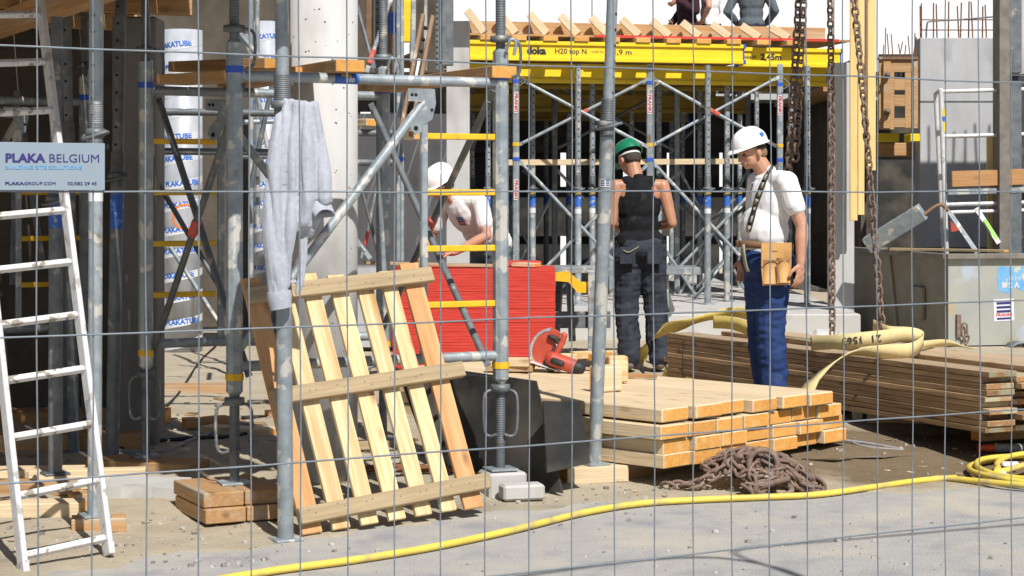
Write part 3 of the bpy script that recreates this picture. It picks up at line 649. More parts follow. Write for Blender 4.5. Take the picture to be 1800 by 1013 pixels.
# tilted prop in the centre
g = G(1040, 846); blk = block('bearer_block', 'flat timber block under the tilted prop in the centre', 'timber block', V((g.x, g.y, g.z + .045)), (.36, .19, .09), R(20), FRESH, FRESHE)
B6 = V((P(1045, 0, g.y).x, g.y, g.z + .09)); T6 = P(1082, -150, g.y - .25)
pc_ = prop('tilted steel prop standing on a timber block before the worker in the vest', B6, T6, P(0, 210, g.y).z, .037, .0295, holes=(.084, 3.0), hang=1, hole_dir=(.75, -.6, 0))
ax6 = (T6 - B6).normalized(); s6 = B6 + ax6 * ((P(0, 322, g.y).z - B6.z) / ax6.z)
b = MB(); n_ = TOCAM(s6); M = facing(s6 + n_ * .0005, n_, (1, 0, 0)); r6 = .0376
def curved(b, M, r, w, z0, z1, mi=0, x0=0):
    vs = []
    for i in range(9):
        a = (x0 + (i / 8 - .5) * w) / r
        for z in (z0, z1): vs.append(M @ V((r * math.sin(a), z, r * math.cos(a))))
    b.add(vs, [(2 * i, 2 * i + 2, 2 * i + 3, 2 * i + 1) for i in range(8)], mi, True)
curved(b, M, r6, .055, -.021, .021, 0)
for x0 in (-.014, .014):
    for z in (-.013, -.004, .005, .014): curved(b, M, r6 + .0006, .022, z - .0028, z + .0028, 1, x0)
b.build('sticker', [STICKW, INKN], pc_)

def octa(b, c, w_, h, ch, rz):
    k = w_ / 2; e = k - ch; M = Matrix.Translation(V(c)) @ Matrix.Rotation(rz, 4, 'Z'); b.prism([(k, -e), (k, e), (e, k), (-e, k), (-k, e), (-k, -e), (-e, -k), (e, -k)], M, h)
# ---- scaffold tower: two frames and their cross braces
FZ = (.60, 2.35)
def leg(t, p, jack_z, top_z=3.2, loop=True, bandc=YEL, mm=GALV):
    b = MB(); b.boxm(Matrix.Translation((p.x, p.y, (FZ[0] + FZ[1]) / 2)) @ Matrix.Rotation(R(26), 4, 'Z'), .074, .074, FZ[1] - FZ[0], c=.018); L = b.build('leg', mm, t)
    for z, bm_ in ((.69, bandc), (2.20, BLUE)):
        q = MB(); octa(q, (p.x, p.y, z), .081, .034, .02, R(26)); q.build('coloured_band', bm_, L)
    b = MB(); b.tube((p.x, p.y, jack_z + .012), (p.x, p.y, FZ[0]), .024, n=16); z = jack_z + .14
    while z < FZ[0]: b.lathe([(.024, 0), (.027, .005), (.024, .01)], Matrix.Translation((p.x, p.y, z)), n=14); z += .012
    J = b.build('foot_jack', GALVD, t)
    b = MB(); b.boxm(Matrix.Translation((p.x, p.y, jack_z + .006)) @ Matrix.Rotation(R(20), 4, 'Z'), .15, .15, .012, c=.003); b.build('base_plate', GALV, J)
    b = MB(); b.lathe([(.024, -.02), (.05, -.018), (.05, .018), (.024, .02)], Matrix.Translation((p.x, p.y, FZ[0] - .03)), n=16)
    if loop:
        for s in (-1, 1): b.path(curve_pts([(p.x + s * .04, p.y, FZ[0] - .04), (p.x + s * .085, p.y - .02, FZ[0] - .07), (p.x + s * .085, p.y - .02, FZ[0] - .24), (p.x + s * .06, p.y - .02, FZ[0] - .28), (p.x + s * .02, p.y - .03, FZ[0] - .27)], 5), .008, n=7)
    b.build('jack_handle', GALVD, J)
    b = MB(); b.tube((p.x, p.y, FZ[1]), (p.x, p.y, top_z), .025, n=16); z = FZ[1] + .1
    while z < top_z: b.lathe([(.025, 0), (.028, .005), (.025, .01)], Matrix.Translation((p.x, p.y, z)), n=14); z += .013
    b.lathe([(.025, -.02), (.055, -.016), (.055, .016), (.025, .02)], Matrix.Translation((p.x, p.y, FZ[1] + .05)), n=16)
    b.path(curve_pts([(p.x + .05, p.y - .02, FZ[1] + .05), (p.x + .1, p.y - .03, FZ[1] + .02), (p.x + .1, p.y - .03, FZ[1] - .12), (p.x + .06, p.y - .03, FZ[1] - .15)], 5), .008, n=7)
    b.build('head_jack', GALVD, t)
def frame(label, PL, PR, jl, jr, ladder_right):
    t = thing('ladder_scaffold', label, 'scaffold', (PL + PR) / 2, 'frames of the scaffold tower')
    d = (PR - PL); Lh = d.length; d.normalize()
    leg(t, PL, jl, mm=GALV); leg(t, PR, jr)
    for z in (2.17, .74):
        b = MB(); b.tube(PL + V((0, 0, z)) + d * .03, PR + V((0, 0, z)) - d * .03, .0265, n=16); b.build('cross_tube', GALV, t)
    post = (PR - d * .44) if ladder_right else (PL + d * .44); end = PR if ladder_right else PL
    b = MB(); b.boxm(Matrix.Translation((post.x, post.y, 1.40)) @ Matrix.Rotation(R(26), 4, 'Z'), .036, .036, 1.28, c=.006); b.build('inner_post', GALV, t)
    for z in (1.885, 1.595, 1.305, 1.015):
        a, c = (post, end) if ladder_right else (end, post)
        b = MB(); b.bar(a + V((0, 0, z)) + d * .012, c + V((0, 0, z)) - d * .036, .03, .032, c=.004); rg = b.build('rung', YEL, t)
    far = PL if ladder_right else PR
    b = MB(); b.tube(post + V((0, 0, 2.06)) + (far - post).normalized() * .0, far + V((0, 0, .80)), .0245, n=14); b.build('diagonal_tube', GALV, t)
    q = MB(); Mp = facing(post + V((0, 0, 2.04)) + V((0, -.02, 0)), (.446, -.895, 0), d)
    q.prism([(x * .68, y * .68) for x, y in [(-.13, .13), (.09, .13), (.1, .02), (.07, -.1), (.0, -.14), (-.02, -.2), (-.07, -.22), (-.11, -.17), (-.095, -.11), (-.03, -.04), (-.02, .03), (-.13, .035)]], Mp, .008)
    gp = q.build('gusset_plate', GALV, t)
    q = MB(); 
    for hx, hy, hr in ((-.045, -.115, .013), (-.066, .056, .009), (-.045, .056, .009), (.045, -.02, .009)): q.lathe([(hr, -.0046), (hr, .0046), (0, .0046)], Mp @ Matrix.Translation((hx, hy, 0)), n=14)
    q.build('plate_hole', HOLE, gp)
    b = MB(); pk = PR + V((0, 0, 2.33)); b.path(curve_pts([pk + V((.03, -.05, .0)), pk + V((.05, -.07, .06)), pk + V((.08, -.06, .05)), pk + V((.07, -.06, -.02))], 4), .009, n=6); b.build('locking_pin', GALV, t)
    return t, d
FL, FR = V((-1.363, 9.5, 0)), V((-.06, 10.15, 0)); T2 = 1.58
RL, RR_ = FL + E2 * T2 * .82, FR + E2 * T2 * .82
RL = V((-2.065, 10.907, 0)); RR_ = V((-.77, 11.553, 0))
f1, dd = frame('front frame of the scaffold tower with yellow rungs at its right leg', FL, FR, .165, P(0, 826, FR.y).z, True)
f2, _ = frame('rear frame of the scaffold tower with yellow rungs at its left leg', RL, RR_, P(0, 803, RL.y).z, .12, False)
lb = letters('fnixo 100'.replace('fn', 'h').replace('hixo', 'huxo'), .06, facing(P(603, 139, 9.72) + V((0, -.02, 0)), (.446, -.895, 0), E1), STICKW, f1, bold=.003, cyl=.028)
bpy.data.objects.remove(lb)
st = MB(); c0 = FL + E1 * .52 + V((0, 0, 2.17)); st.tube(c0, c0 + E1 * .13, .0275, n=18, caps=False); st.build('sticker', STICKB, f1)
st = MB(); st.tube(c0 - E1 * .002 , c0 + E1 * .12, .0279, n=18, caps=False)
n_ = V((.446, -.895, 0)); 
def on_tube(txt, size, p, m, zoff, parent):
    Mx = facing(p, n_ + V((0, 0, zoff)), E1); Mx.translation = p + (Mx.to_3x3() @ V((0, 0, 1))) * .0285; letters(txt, size, Mx, m, parent, bold=.0015)
on_tube('huxo', .026, c0 + E1 * .06 + V((0, 0, .0)), STICKY, .65, f1); on_tube('100', .03, c0 + E1 * .08, STICKW, -.35, f1)
f3, _ = frame('shaded third frame of the scaffold tower behind the ladder with dim yellow rungs', V((P(-170, 0, 11.7).x, 11.7, 0)), V((P(150, 0, 12.35).x, 12.35, 0)), .05, .05, True)
def brace(label, a, c, group=None, m=GALVD, r=.0165, name='cross_brace', clamp=None, flat=True):
    t = thing(name, label, 'cross brace', min((V(a), V(c)), key=lambda q: q.z), group); a, c = V(a), V(c); d = (c - a).normalized()
    b = MB(); b.tube(a + d * .06, c - d * .06, r, n=12)
    for p, s in ((a, 1), (c, -1)): b.bar(p - d * s * .01, p + d * s * .08, .034, .007, up=(0, -1, .01))
    b.build('tube', m, t)
    if clamp is not None:
        p = a + (c - a) * clamp; b = MB(); b.bar(p - d * .06, p + d * .06, r * 2.5, r * 2.9, up=(0, -1, .01), c=.008); b.build('clamp', REDC, t)
    return t
zt, zb_ = 2.12, .70
def side(A, Cc, l1, l2, k):
    off = E1 * (.045 * k)
    brace(l1, A + off + V((0, -.03, zt)), Cc + off + V((0, 0, zb_)), 'cross braces of the scaffold tower', clamp=.5, r=.019)
    brace(l2, Cc + off * 1.7 + V((0, 0, zt)), A + off * 1.7 + V((0, -.03, zb_)), 'cross braces of the scaffold tower', r=.019)
side(FR, RR_, 'dark brace with red clamp falling from the front right scaffold leg to the rear', 'dark brace rising from the foot of the front right scaffold leg', -1)
side(FL, RL, 'dark brace falling from the front left scaffold leg across the white foil tube', 'dark brace rising from the foot of the left scaffold leg across the yellow rungs', 1)
# extra braces crossing in front of the foil tube
brace('thin light brace crossing the foil tube low down', P(290, 420, 12.4), P(412, 610, 12.4), r=.014, m=GALV)
brace('thin brace crossing behind the left yellow rungs', P(265, 300, 11.9), P(395, 520, 11.6), r=.016)
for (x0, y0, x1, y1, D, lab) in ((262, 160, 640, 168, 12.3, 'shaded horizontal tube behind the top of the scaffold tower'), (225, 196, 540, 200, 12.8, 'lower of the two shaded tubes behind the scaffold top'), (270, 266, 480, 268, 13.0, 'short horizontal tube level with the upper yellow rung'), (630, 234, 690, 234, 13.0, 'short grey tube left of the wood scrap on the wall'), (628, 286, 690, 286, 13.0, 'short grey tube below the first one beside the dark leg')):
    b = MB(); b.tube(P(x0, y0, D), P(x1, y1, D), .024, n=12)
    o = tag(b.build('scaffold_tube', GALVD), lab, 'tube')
# boards over the tower, on the top tubes
bd1 = plank('scaffold_board', P(616, 116, 9.62), P(616, 116, 9.62) + E2 * 1.9 + V((0, 0, -.0)), .155, .062, SLEEP, ends=FRESHE); tag(bd1, 'brown board on the scaffold top tube with its orange end beside the pierced prop', 'board')
bd2 = plank('scaffold_board', P(887, 127, 10.1), P(887, 127, 10.1) + E2 * 1.95, .145, .064, SLEEP, ends=FRESHE); tag(bd2, 'brown board on the scaffold top tube with its end over the front right leg', 'board')
bd3 = plank('scaffold_board', P(300, 141, 10.9), P(545, 128, 10.05), .2, .055, SLEEP, ends=FRESHE); tag(bd3, 'dark board lying along the left scaffold top behind the blue band', 'board')
bd4 = plank('scaffold_board', P(310, 118, 11.3), P(480, 112, 10.7), .12, .06, SLEEP, ends=FRESHE); tag(bd4, 'short dark timber lying on the left scaffold boards', 'board')
# timbers under the tower feet
def sleepers(c, rz, rows, lab, w=.2, L=.55, th=.07, m=SLEEP):
    d = V((math.cos(rz), math.sin(rz), 0)); n = V((-d.y, d.x, 0)); c = V(c)
    for k, (off, n0) in enumerate(rows):
        for j in range(n0):
            o = plank('bearer_timber', c + n * (j - (n0 - 1) / 2) * (w + .006) - d * (L / 2 + off) - V((0, 0, th * (k + .5) + .003 * k)), c + n * (j - (n0 - 1) / 2) * (w + .006) + d * (L / 2 - off) - V((0, 0, th * (k + .5) + .003 * k)), w, th, m, ends=m, c=.005)
            tag(o, lab[k][j], 'timber')
Bz = .165
sleepers((FL.x - .03, FL.y + .0, Bz), math.atan2(E2.y, E2.x), [(0, 2), (.03, 2)], [['upper long bearer timber on the left under the front scaffold foot', 'upper short bearer timber on the right under the front scaffold foot'][::-1], ['lower bearer timber on the left under the front scaffold foot', 'lower bearer timber on the right under the front scaffold foot'][::-1]], w=.2, L=.5)
rj = P(0, 803, RL.y).z
sleepers((RL.x + .02, RL.y - .1, rj), math.atan2(-.3, 1), [(0, 1)], [['long dusty bearer plank under the rear left scaffold foot']], w=.26, L=.66, th=.06)
g = G(895, 830); zz = P(0, 826, FR.y).z; b = MB(); b.box((FR.x + .01, FR.y, zz / 2 - .005), (.21, .19, zz), ch=.012, rz=R(20)); tag(b.build('concrete_block', SLABM), 'grey concrete block under the front right scaffold foot', 'concrete block')
block('concrete_block', 'loose grey concrete kerb piece beside the right scaffold foot', 'concrete block', V((.05, 9.97, .055)), (.22, .12, .08), R(15), SLABM, c_=.012)

# ---- yellow beam table in the middle
TX = V((.9753, .2205, 0)); TY = V((-.2205, .9753, 0)); T0 = V((-.46, 19.4, 0))
def TB(a, c, z): return T0 + TX * a + TY * c + V((0, 0, z))
def h20(label, a0, a1, c, z, texts=(), group='yellow formwork beams', along=True, pm=None):
    p0, p1 = (TB(a0, c, z), TB(a1, c, z)) if along else (TB(c, a0, z), TB(c, a1, z))
    t = thing('formwork_beam', label, 'beam', (p0 + p1) / 2, group); d = (p1 - p0).normalized()
    M = basis(d, (0, 0, 1), (p0 + p1) / 2); L = (p1 - p0).length; b = MB()
    b.boxm(M @ Matrix.Translation((0, 0, .08)), L, .08, .04, c=.004); b.boxm(M @ Matrix.Translation((0, 0, -.08)), L, .08, .04, c=.004); b.boxm(M, L - .002, .034, .121); b.build('profile', pm or BEAMY, t)
    for s in (-1, 1):
        b = MB(); b.boxm(M @ Matrix.Translation((s * (L / 2 + .012), 0, .08)), .03, .084, .045, c=.005); b.boxm(M @ Matrix.Translation((s * (L / 2 + .012), 0, -.08)), .03, .084, .045, c=.005); b.boxm(M @ Matrix.Translation((s * (L / 2 + .006), 0, 0)), .016, .04, .116); b.build('end_cap', BLUE, t)
    for (x, txt, size, bold, wd) in texts: letters(txt, size, facing(M @ V((x - L / 2, -.0185, 0)), M.to_3x3() @ V((0, -1, 0)), d), INKK, t, bold=bold, width=wd)
    return t
h20('front yellow beam printed with a maker name and H20 top N along the deck edge', 0, 2.92, 0, 3.02, [(.72, 'doka', .10, .006, .2), (1.08, 'H20 top N', .075, .001, .33), (1.36, 'H20 N', .03, 0, .12), (1.62, '3,9 m', .075, .001, .2)])
h20('short yellow beam printed 2,45m at the right end of the deck', 2.9, 4.03, .09, 3.0, [(.12, 'doka N', .05, .001, .14), (.36, '2,45m', .09, .004, .23)])
h20('lower yellow beam set back behind the printed front beam', .02, 3.98, .34, 2.82)
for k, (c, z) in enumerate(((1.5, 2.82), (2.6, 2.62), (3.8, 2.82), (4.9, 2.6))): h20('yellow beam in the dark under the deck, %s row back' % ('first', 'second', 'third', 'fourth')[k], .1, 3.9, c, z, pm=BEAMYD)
dt = thing('formwork_deck', 'timber edged formwork deck carried on the yellow beams', 'formwork', TB(2, 3, 3.12))
p = MB(); Md = basis(TX, (0, 0, 1), TB(2.03, 2.7, 3.185)); p.boxm(Md, 4.2, 5.3, .022, c=.002); p.build('ply_sheet', [PLY], dt)
p = MB(); p.bar(TB(1.35, .045, 3.187), TB(4.0, .045, 3.187), .02, .026); p.build('red_edge', REDP, dt)
plank('stop_board', TB(.05, .30, 3.27), TB(3.95, .30, 3.27), .03, .14, SLEEP, dt)
for k in range(11):
    a = .17 + k * .325; plank('joist_end', TB(a + .04, -.06, 3.147), TB(a + .04, 3.0, 3.147), .15, .05, FRESH, dt, ends=FRESHE)
    p0 = TB(a - .12, .18, 3.43 - .011 * k); p1 = TB(a + .03, .06, 3.20); plank('kicker_strut', p0, p1, .08, .055, FRESH, dt, ends=FRESHE, up=(0, -1, 0))
# the dark back of the bay: boards with slits of daylight
hb = thing('hoarding', 'dark board hoarding at the back of the bay with thin slits of daylight', 'hoarding', (2, 27.5, .44)); x = -1.6; rr = random.Random(12)
while x < 6:
    wd = rr.uniform(.5, .95); b = MB(); b.box((x + wd / 2, 27.5, 1.85), (wd, .06, 2.9)); b.build('board', BLK, hb); x += wd + (rr.choice((.05, .08, .12)) if rr.random() < .75 else .004)
b = MB(); b.box((1.6, 27.4, 1.32), (7.2, .05, .7)); b.box((1.6, 27.4, 2.6), (7.2, .05, .9)); b.build('cross_panel', BLK, hb)
for (x0, x1, lab) in ((-1.05, -.98, 'dark side screen added to keep the bay dark on the left'), (3.86, 3.92, 'dark side screen added to keep the bay dark on the right')):
    b = MB(); b.box(((x0 + x1) / 2, 23.6 if x0 < 0 else 24.4, 1.75), (x1 - x0, 7.6 if x0 < 0 else 6.0, 2.7)); tag(b.build('shade_screen', CONCD), lab, 'screen')  # screens added at both sides to hold the darkness of the bay
# props under the table
def tprop(px, D, label, st_=True, ztop=2.9, zc=1.66, ro=.034, ri=.03):
    c = P(px, 0, D); return prop(label, (c.x, D, .44), (c.x, D, ztop), zc, ro, ri, group='props under the yellow beam table', holes=(.075, 2.9), sticker=[(zc - .16, .11, STICKB), (zc - .075, .035, STICKY), (zc - .26, .05, STICKW)] if st_ else None, hole_dir=(.25, -1, 0))
K = [tprop(1016, 19.7, 'pierced prop left of the tilted prop, on the slab under the beams'), tprop(1041, 20.3, 'stained prop just behind the tilted prop, under the beams'), tprop(936, 20.4, 'prop with red and blue sticker right of the scaffold leg, under the beams'),
     tprop(1244, 19.9, 'pierced prop between the two standing workers'), tprop(1278, 20.5, 'prop just behind the helmeted worker with suspenders'), tprop(1419, 20.0, 'pierced prop between the hanging chains and the helmeted worker')]
K.append(tprop(1158, 20.8, 'prop right behind the green helmet')); K.append(tprop(858, 20.2, 'prop seen between the yellow rungs and the white pillar'))
n0 = K[0]
for px, D in ((1000, 23), (1065, 24.6), (960, 25), (1110, 22.6), (1200, 24), (1230, 22.4), (1300, 23.4), (1330, 25), (1180, 25.6), (1390, 23), (895, 23.8), (830, 22.8)):
    c = P(px, 0, D); o = copy_tree(n0, Matrix.Translation((c.x, D, .44))); o['label'] = 'dim prop deep in the dark bay under the yellow beams'; o['group'] = 'props deep in the bay'
# shoring frames with printed uprights, and their cross braces
def upright(px, D, label):
    c = P(px, 0, D); z1 = P(0, 112, D).z; t = thing('shoring_upright', label, 'shoring upright', (c.x, D, .44), 'printed uprights under the table')
    b = MB(); b.boxm(Matrix.Translation((c.x, D, (.46 + z1) / 2)) @ Matrix.Rotation(R(-14), 4, 'Z'), .062, .062, z1 - .46, c=.012); b.build('post', GALV, t)
    for z, m in ((2.72, BLUE), (2.08, YEL), (1.93, BLUE)):
        b = MB(); octa(b, (c.x, D, z), .069, .036, .014, R(-14)); b.build('coloured_band', m, t)
    for z in (2.5, 1.62):
        q = TOCAM(c); M = facing(V((c.x, D, z)) + q * .0335, q, (0, 0, -1)); s_ = MB(); s_.boxm(M, .21, .045, .001); s_.build('label_strip', STICKW, t)
        M2 = M.copy(); M2.translation = M.translation + q * .001; letters('FRANKI', .044, M2, INKR, t, bold=.002, width=.19)
    b = MB(); b.tube((c.x, D, z1), (c.x, D, 2.75), .022, n=10); b.path(curve_pts([(c.x + .03, D - .03, 2.78), (c.x + .09, D - .05, 2.72), (c.x + .02, D - .06, 2.66)], 5), .006, n=6); b.build('head_spigot', GALVD, t)
    b = MB(); b.box((c.x, D, .45), (.14, .14, .014)); b.build('base_plate', GALVD, t)
    return t
UP = [(907, 19.62), (1142, 19.9), (1371, 20.2)]
for (px, D), l in zip(UP, ('printed shoring upright standing next to the front right scaffold leg', 'printed shoring upright above the green helmet', 'printed shoring upright right of the white helmet')): upright(px, D, l)
gB = 'braces under the table'
def pb(x0, y0, x1, y1, D, lab, cl=None, m=GALV, r=.017): brace(lab, P(x0, y0, D), P(x1, y1, D + .12), gB, m=m, r=r, clamp=cl)
pb(912, 138, 1138, 258, 19.7, 'upper brace falling from the left printed upright to the green helmet'); pb(910, 256, 1138, 140, 19.75, 'upper brace with red clamp rising to the middle printed upright', .5)
pb(1148, 138, 1366, 258, 19.95, 'upper brace with red clamp falling behind the white helmet', .49); pb(1146, 256, 1368, 136, 20.0, 'upper brace rising to the right printed upright')
pb(912, 282, 1138, 522, 19.7, 'lower brace falling from the left printed upright behind the tilted prop'); pb(910, 520, 1138, 290, 19.75, 'lower brace rising from the red stack behind the tilted prop')
pb(1148, 286, 1366, 520, 19.95, 'lower brace falling between the two standing workers'); pb(1146, 520, 1368, 290, 20.0, 'lower brace rising between the two standing workers')
for k, (x0, y0, x1, y1, D) in enumerate(((912, 150, 1120, 250, 22.3), (920, 300, 1130, 490, 22.5), (930, 500, 1120, 310, 22.6), (1150, 320, 1360, 500, 22.4), (1150, 500, 1350, 330, 22.6), (1160, 150, 1340, 245, 22.8), (1170, 470, 1290, 350, 21.2), (1190, 540, 1300, 430, 21.2))):
    pb(x0, y0, x1, y1, D, 'faint brace further back in the dark bay', m=GALVD)
rl = plank('guard_rail_board', P(888, 286, 20.1), P(1300, 284, 20.9), .03, .06, FRESH, ends=FRESHE); tag(rl, 'long pale guard rail board across the bay at head height', 'rail')
# ---- stored steel in the middle bay (standing behind the scaffold)
def upr(px0, px1, y0, y1, D, lab, m, name='stored_upright', cat='steel upright', th=.05, lean=0, n=None):
    a, c = P(px0, y1, D), P(px1, y0, D); b = MB(); wd = c.x - a.x
    b.boxm(Matrix.Translation(((a.x + c.x) / 2, D, (a.z + c.z) / 2)) @ Matrix.Rotation(lean, 4, 'Y'), wd, th, c.z - a.z, c=min(.008, wd * .2))
    if n:
        z = a.z + .05
        while z < c.z: b.box(((a.x + c.x) / 2 + math.sin(lean) * (z - (a.z + c.z) / 2), D - th / 2, z), (.012, .004, .016), mi=1); z += n
    return tag(b.build(name, [m, HOLE]), lab, cat)
upr(697, 704, -60, 460, 14.6, 'grooved galvanised upright standing before the shaded wall', GALV); upr(704.5, 710, -60, 460, 14.62, 'second grooved upright clamped with a blue band before the shaded wall', GALV)
band_on(P(701, 280, 14.55), (0, 0, 1), .04, .03, BLUE, bpy.data.objects['stored_upright'], 'blue_band')
upr(676, 690, -60, 150, 14.9, 'dark rusty upright in the stored steel behind the scaffold boards', RUSTP, th=.08)
upr(745, 751, -60, 125, 15.2, 'slim light upright among the stored steel', GALV); upr(765, 772, -60, 125, 15.2, 'slotted upright among the stored steel', GALVD, n=.045); upr(776, 797, -60, 116, 15.3, 'wide grey steel upright left of the white pillar', GALVD)
upr(722, 731, -60, 110, 15.0, 'pale channel upright behind the leaning brown beam', GALV, lean=.02); upr(660, 668, -60, 130, 15.1, 'slotted dark upright left in the stored steel', GALVD, n=.05)
upr(643, 656, -50, 80, 15.2, 'dark hanging jack spindle in the stored steel', RUSTP, th=.07)
upr(707, 723, 0, 75, 15.5, 'yellow painted steel piece in the shade behind the uprights', BEAMY); upr(684, 697, 22, 60, 14.8, 'blue steel plate clipped to the stored uprights', BLUE)
lb_ = thing('steel_waling', 'brown primed steel beam leaning in the middle bay, with bolt holes', 'steel beam', P(712, 225, 14.0)); a, c = P(713, 235, 14.0), P(752, 30, 14.4); b = MB(); d = (c - a).normalized(); s_ = d.cross(V((0, 1, 0)))
for o in (-.04, .04): b.bar(a + s_ * o, c + s_ * o, .03, .09, up=(0, 1, 0), c=.004)
b.build('channel_pair', RUSTP, lb_); b = MB()
for k in (.7, .8, .9): b.lathe([(.014, -.06), (.014, .004), (0, .004)], facing(a + (c - a) * k + V((0, -.048, 0)), (0, -1, 0), (1, 0, 0)), n=10)
b.build('bolt_hole', HOLE, lb_); b = MB(); b.bar(a + (c - a) * .3 + V((0, -.03, 0)), a + (c - a) * .62 + V((0, -.03, 0)), .02, .045, up=(0, 1, 0)); b.build('worn_web', GALV, lb_)
brace('light tube with a red clamp leaning in the stored steel', P(645, 125, 14.5), P(690, -10, 14.6), m=GALV, clamp=.18, r=.016); brace('thin steel tube leaning left in the stored steel', P(628, 12, 14.6), P(657, 118, 14.5), r=.015)
brace('thin brace crossing the shaded wall beside the round column', P(628, 305, 14.8), P(668, 455, 14.8), r=.014); brace('thin brace with red clamp crossing the shaded wall beside the round column', P(638, 452, 14.9), P(668, 300, 14.9), r=.012, clamp=.22, m=GALV); brace('short light rod low beside the round column', P(625, 420, 14.4), P(650, 453, 14.4), r=.012, m=GALV)
block('timber_offcut', 'short pale timber offcut jutting from the shaded wall', 'timber offcut', P(728, 238, 14.9), (.2, .1, .07), R(-60), FRESH, FRESHE); block('timber_offcut', 'small timber offcut resting on the grey tube', 'timber offcut', P(643, 216, 13.0), (.14, .09, .05), R(-50), FRESH, FRESHE)

# ---- red sheet stack with boards
rs = thing('sheet_stack', 'tall stack of red edged formwork sheets with boards on top', 'sheet stack', P(838, 650, 15.0)); z0 = .21; a0 = P(690, 0, 15.0).x; a1 = P(976, 0, 15.0).x; n_sh = 36; th = (1.0 - z0) / n_sh; rr = random.Random(2)
SHEETT = mat('sheet_face', (.36, .22, .12), (.42, .26, .14), rough=.7)
for k in range(n_sh):
    b = MB(); j = rr.uniform(-.003, .003); b.box(((a0 + a1) / 2 + j, 15.36 + rr.uniform(-.0025, .0025), z0 + th * (k + .5)), (a1 - a0, .72, th - .0005), ch=.0012); b.build('sheet', REDP, rs)
tag(plank('board', P(640, 462, 15.1), P(890, 468, 15.25), .2, .022, GREYW, ends=FRESHE), 'thin grey board lying on the red stack under the worker\'s hands', 'board')
tag(plank('board', P(905, 465, 15.3), P(945, 466, 15.2), .12, .03, FRESH, ends=FRESHE), 'short pale board on the right corner of the red stack', 'board')
b = MB(); b.box(P(915, 462, 15.5), (.3, .2, .03), ch=.002, rz=.2); tag(b.build('red_sheet_offcut', REDP), 'red sheet offcut lying on top of the red stack', 'sheet offcut')
b = MB(); b.box(((a0 + a1) / 2, 15.36, .14), (a1 - a0 - .1, .6, .12)); tag(b.build('stack_bearer', SLEEP), 'timber bearer under the red stack', 'timber')
# ---- steel trestle table behind the man in the vest
tb = thing('work_trestle', 'grey steel work trestle with a narrow top behind the worker in the vest', 'trestle', P(1080, 600, 16.4)); zt_ = P(0, 474, 16.4).z
b = MB(); b.box((P(1000, 0, 16.4).x, 16.5, zt_), (P(1062, 0, 16.4).x - P(922, 0, 16.4).x, .5, .05), ch=.004); b.box((P(1183, 0, 16.3).x, 16.42, zt_ - .005), (P(1230, 0, 16.3).x - P(1138, 0, 16.3).x, .5, .06), ch=.004); b.box((P(1100, 0, 16.4).x, 16.55, zt_ - .03), (.5, .3, .05)); b.build('top', GALV, tb)
for px, yy in ((1038, 16.25), (1054, 16.6), (1168, 16.3), (1152, 16.7)): b = MB(); b.box((P(px, 0, 16.4).x, yy, (zt_ + .2) / 2), (.055, .05, zt_ - .22), ch=.004); b.build('leg', GALV, tb)
b = MB(); b.box((P(1046, 0, 16.4).x - .25, 16.3, .52), (.75, .04, .14)); b.build('stretcher', GALVD, tb)
b = MB(); Mx = facing(P(1003, 500, 16.25), (0, -1, 0), (1, 0, 0)); b.prism([(-.13, .1), (-.02, .11), (.13, -.02), (.13, -.07), (.06, -.07), (-.02, .02), (-.13, .03)], Mx, .06); b.box(P(1030, 505, 16.3), (.14, .06, .09)); tag(b.build('yellow_clamp', YEL), 'yellow steel clamp hanging under the work trestle', 'clamp')
for k, px in enumerate((985, 1000)): tag((lambda b: (b.bar(P(px, 480, 16.7), P(px - 8 + 14 * k, 600, 16.6), .05, .05), b.build('steel_strut', GALVD))[1])(MB()), ('left', 'right')[k] + ' dark steel strut under the work trestle', 'strut')

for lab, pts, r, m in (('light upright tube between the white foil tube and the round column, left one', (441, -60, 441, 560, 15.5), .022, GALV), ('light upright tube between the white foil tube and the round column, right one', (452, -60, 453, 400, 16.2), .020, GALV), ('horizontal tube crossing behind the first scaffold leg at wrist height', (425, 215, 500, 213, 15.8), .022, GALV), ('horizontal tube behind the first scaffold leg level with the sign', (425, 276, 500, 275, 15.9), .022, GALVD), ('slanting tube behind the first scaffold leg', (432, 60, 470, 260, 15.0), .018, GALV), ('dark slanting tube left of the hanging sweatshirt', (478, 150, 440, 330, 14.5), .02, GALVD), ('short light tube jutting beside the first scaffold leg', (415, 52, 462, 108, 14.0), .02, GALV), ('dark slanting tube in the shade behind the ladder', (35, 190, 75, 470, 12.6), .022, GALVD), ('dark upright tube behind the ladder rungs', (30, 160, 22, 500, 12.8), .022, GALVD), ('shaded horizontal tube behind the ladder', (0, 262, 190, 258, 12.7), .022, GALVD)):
    x0, y0, x1, y1, D = pts; b = MB(); b.tube(P(x0, y0, D), P(x1, y1, D + .05), r, n=10); tag(b.build('scaffold_tube', m), lab, 'tube')

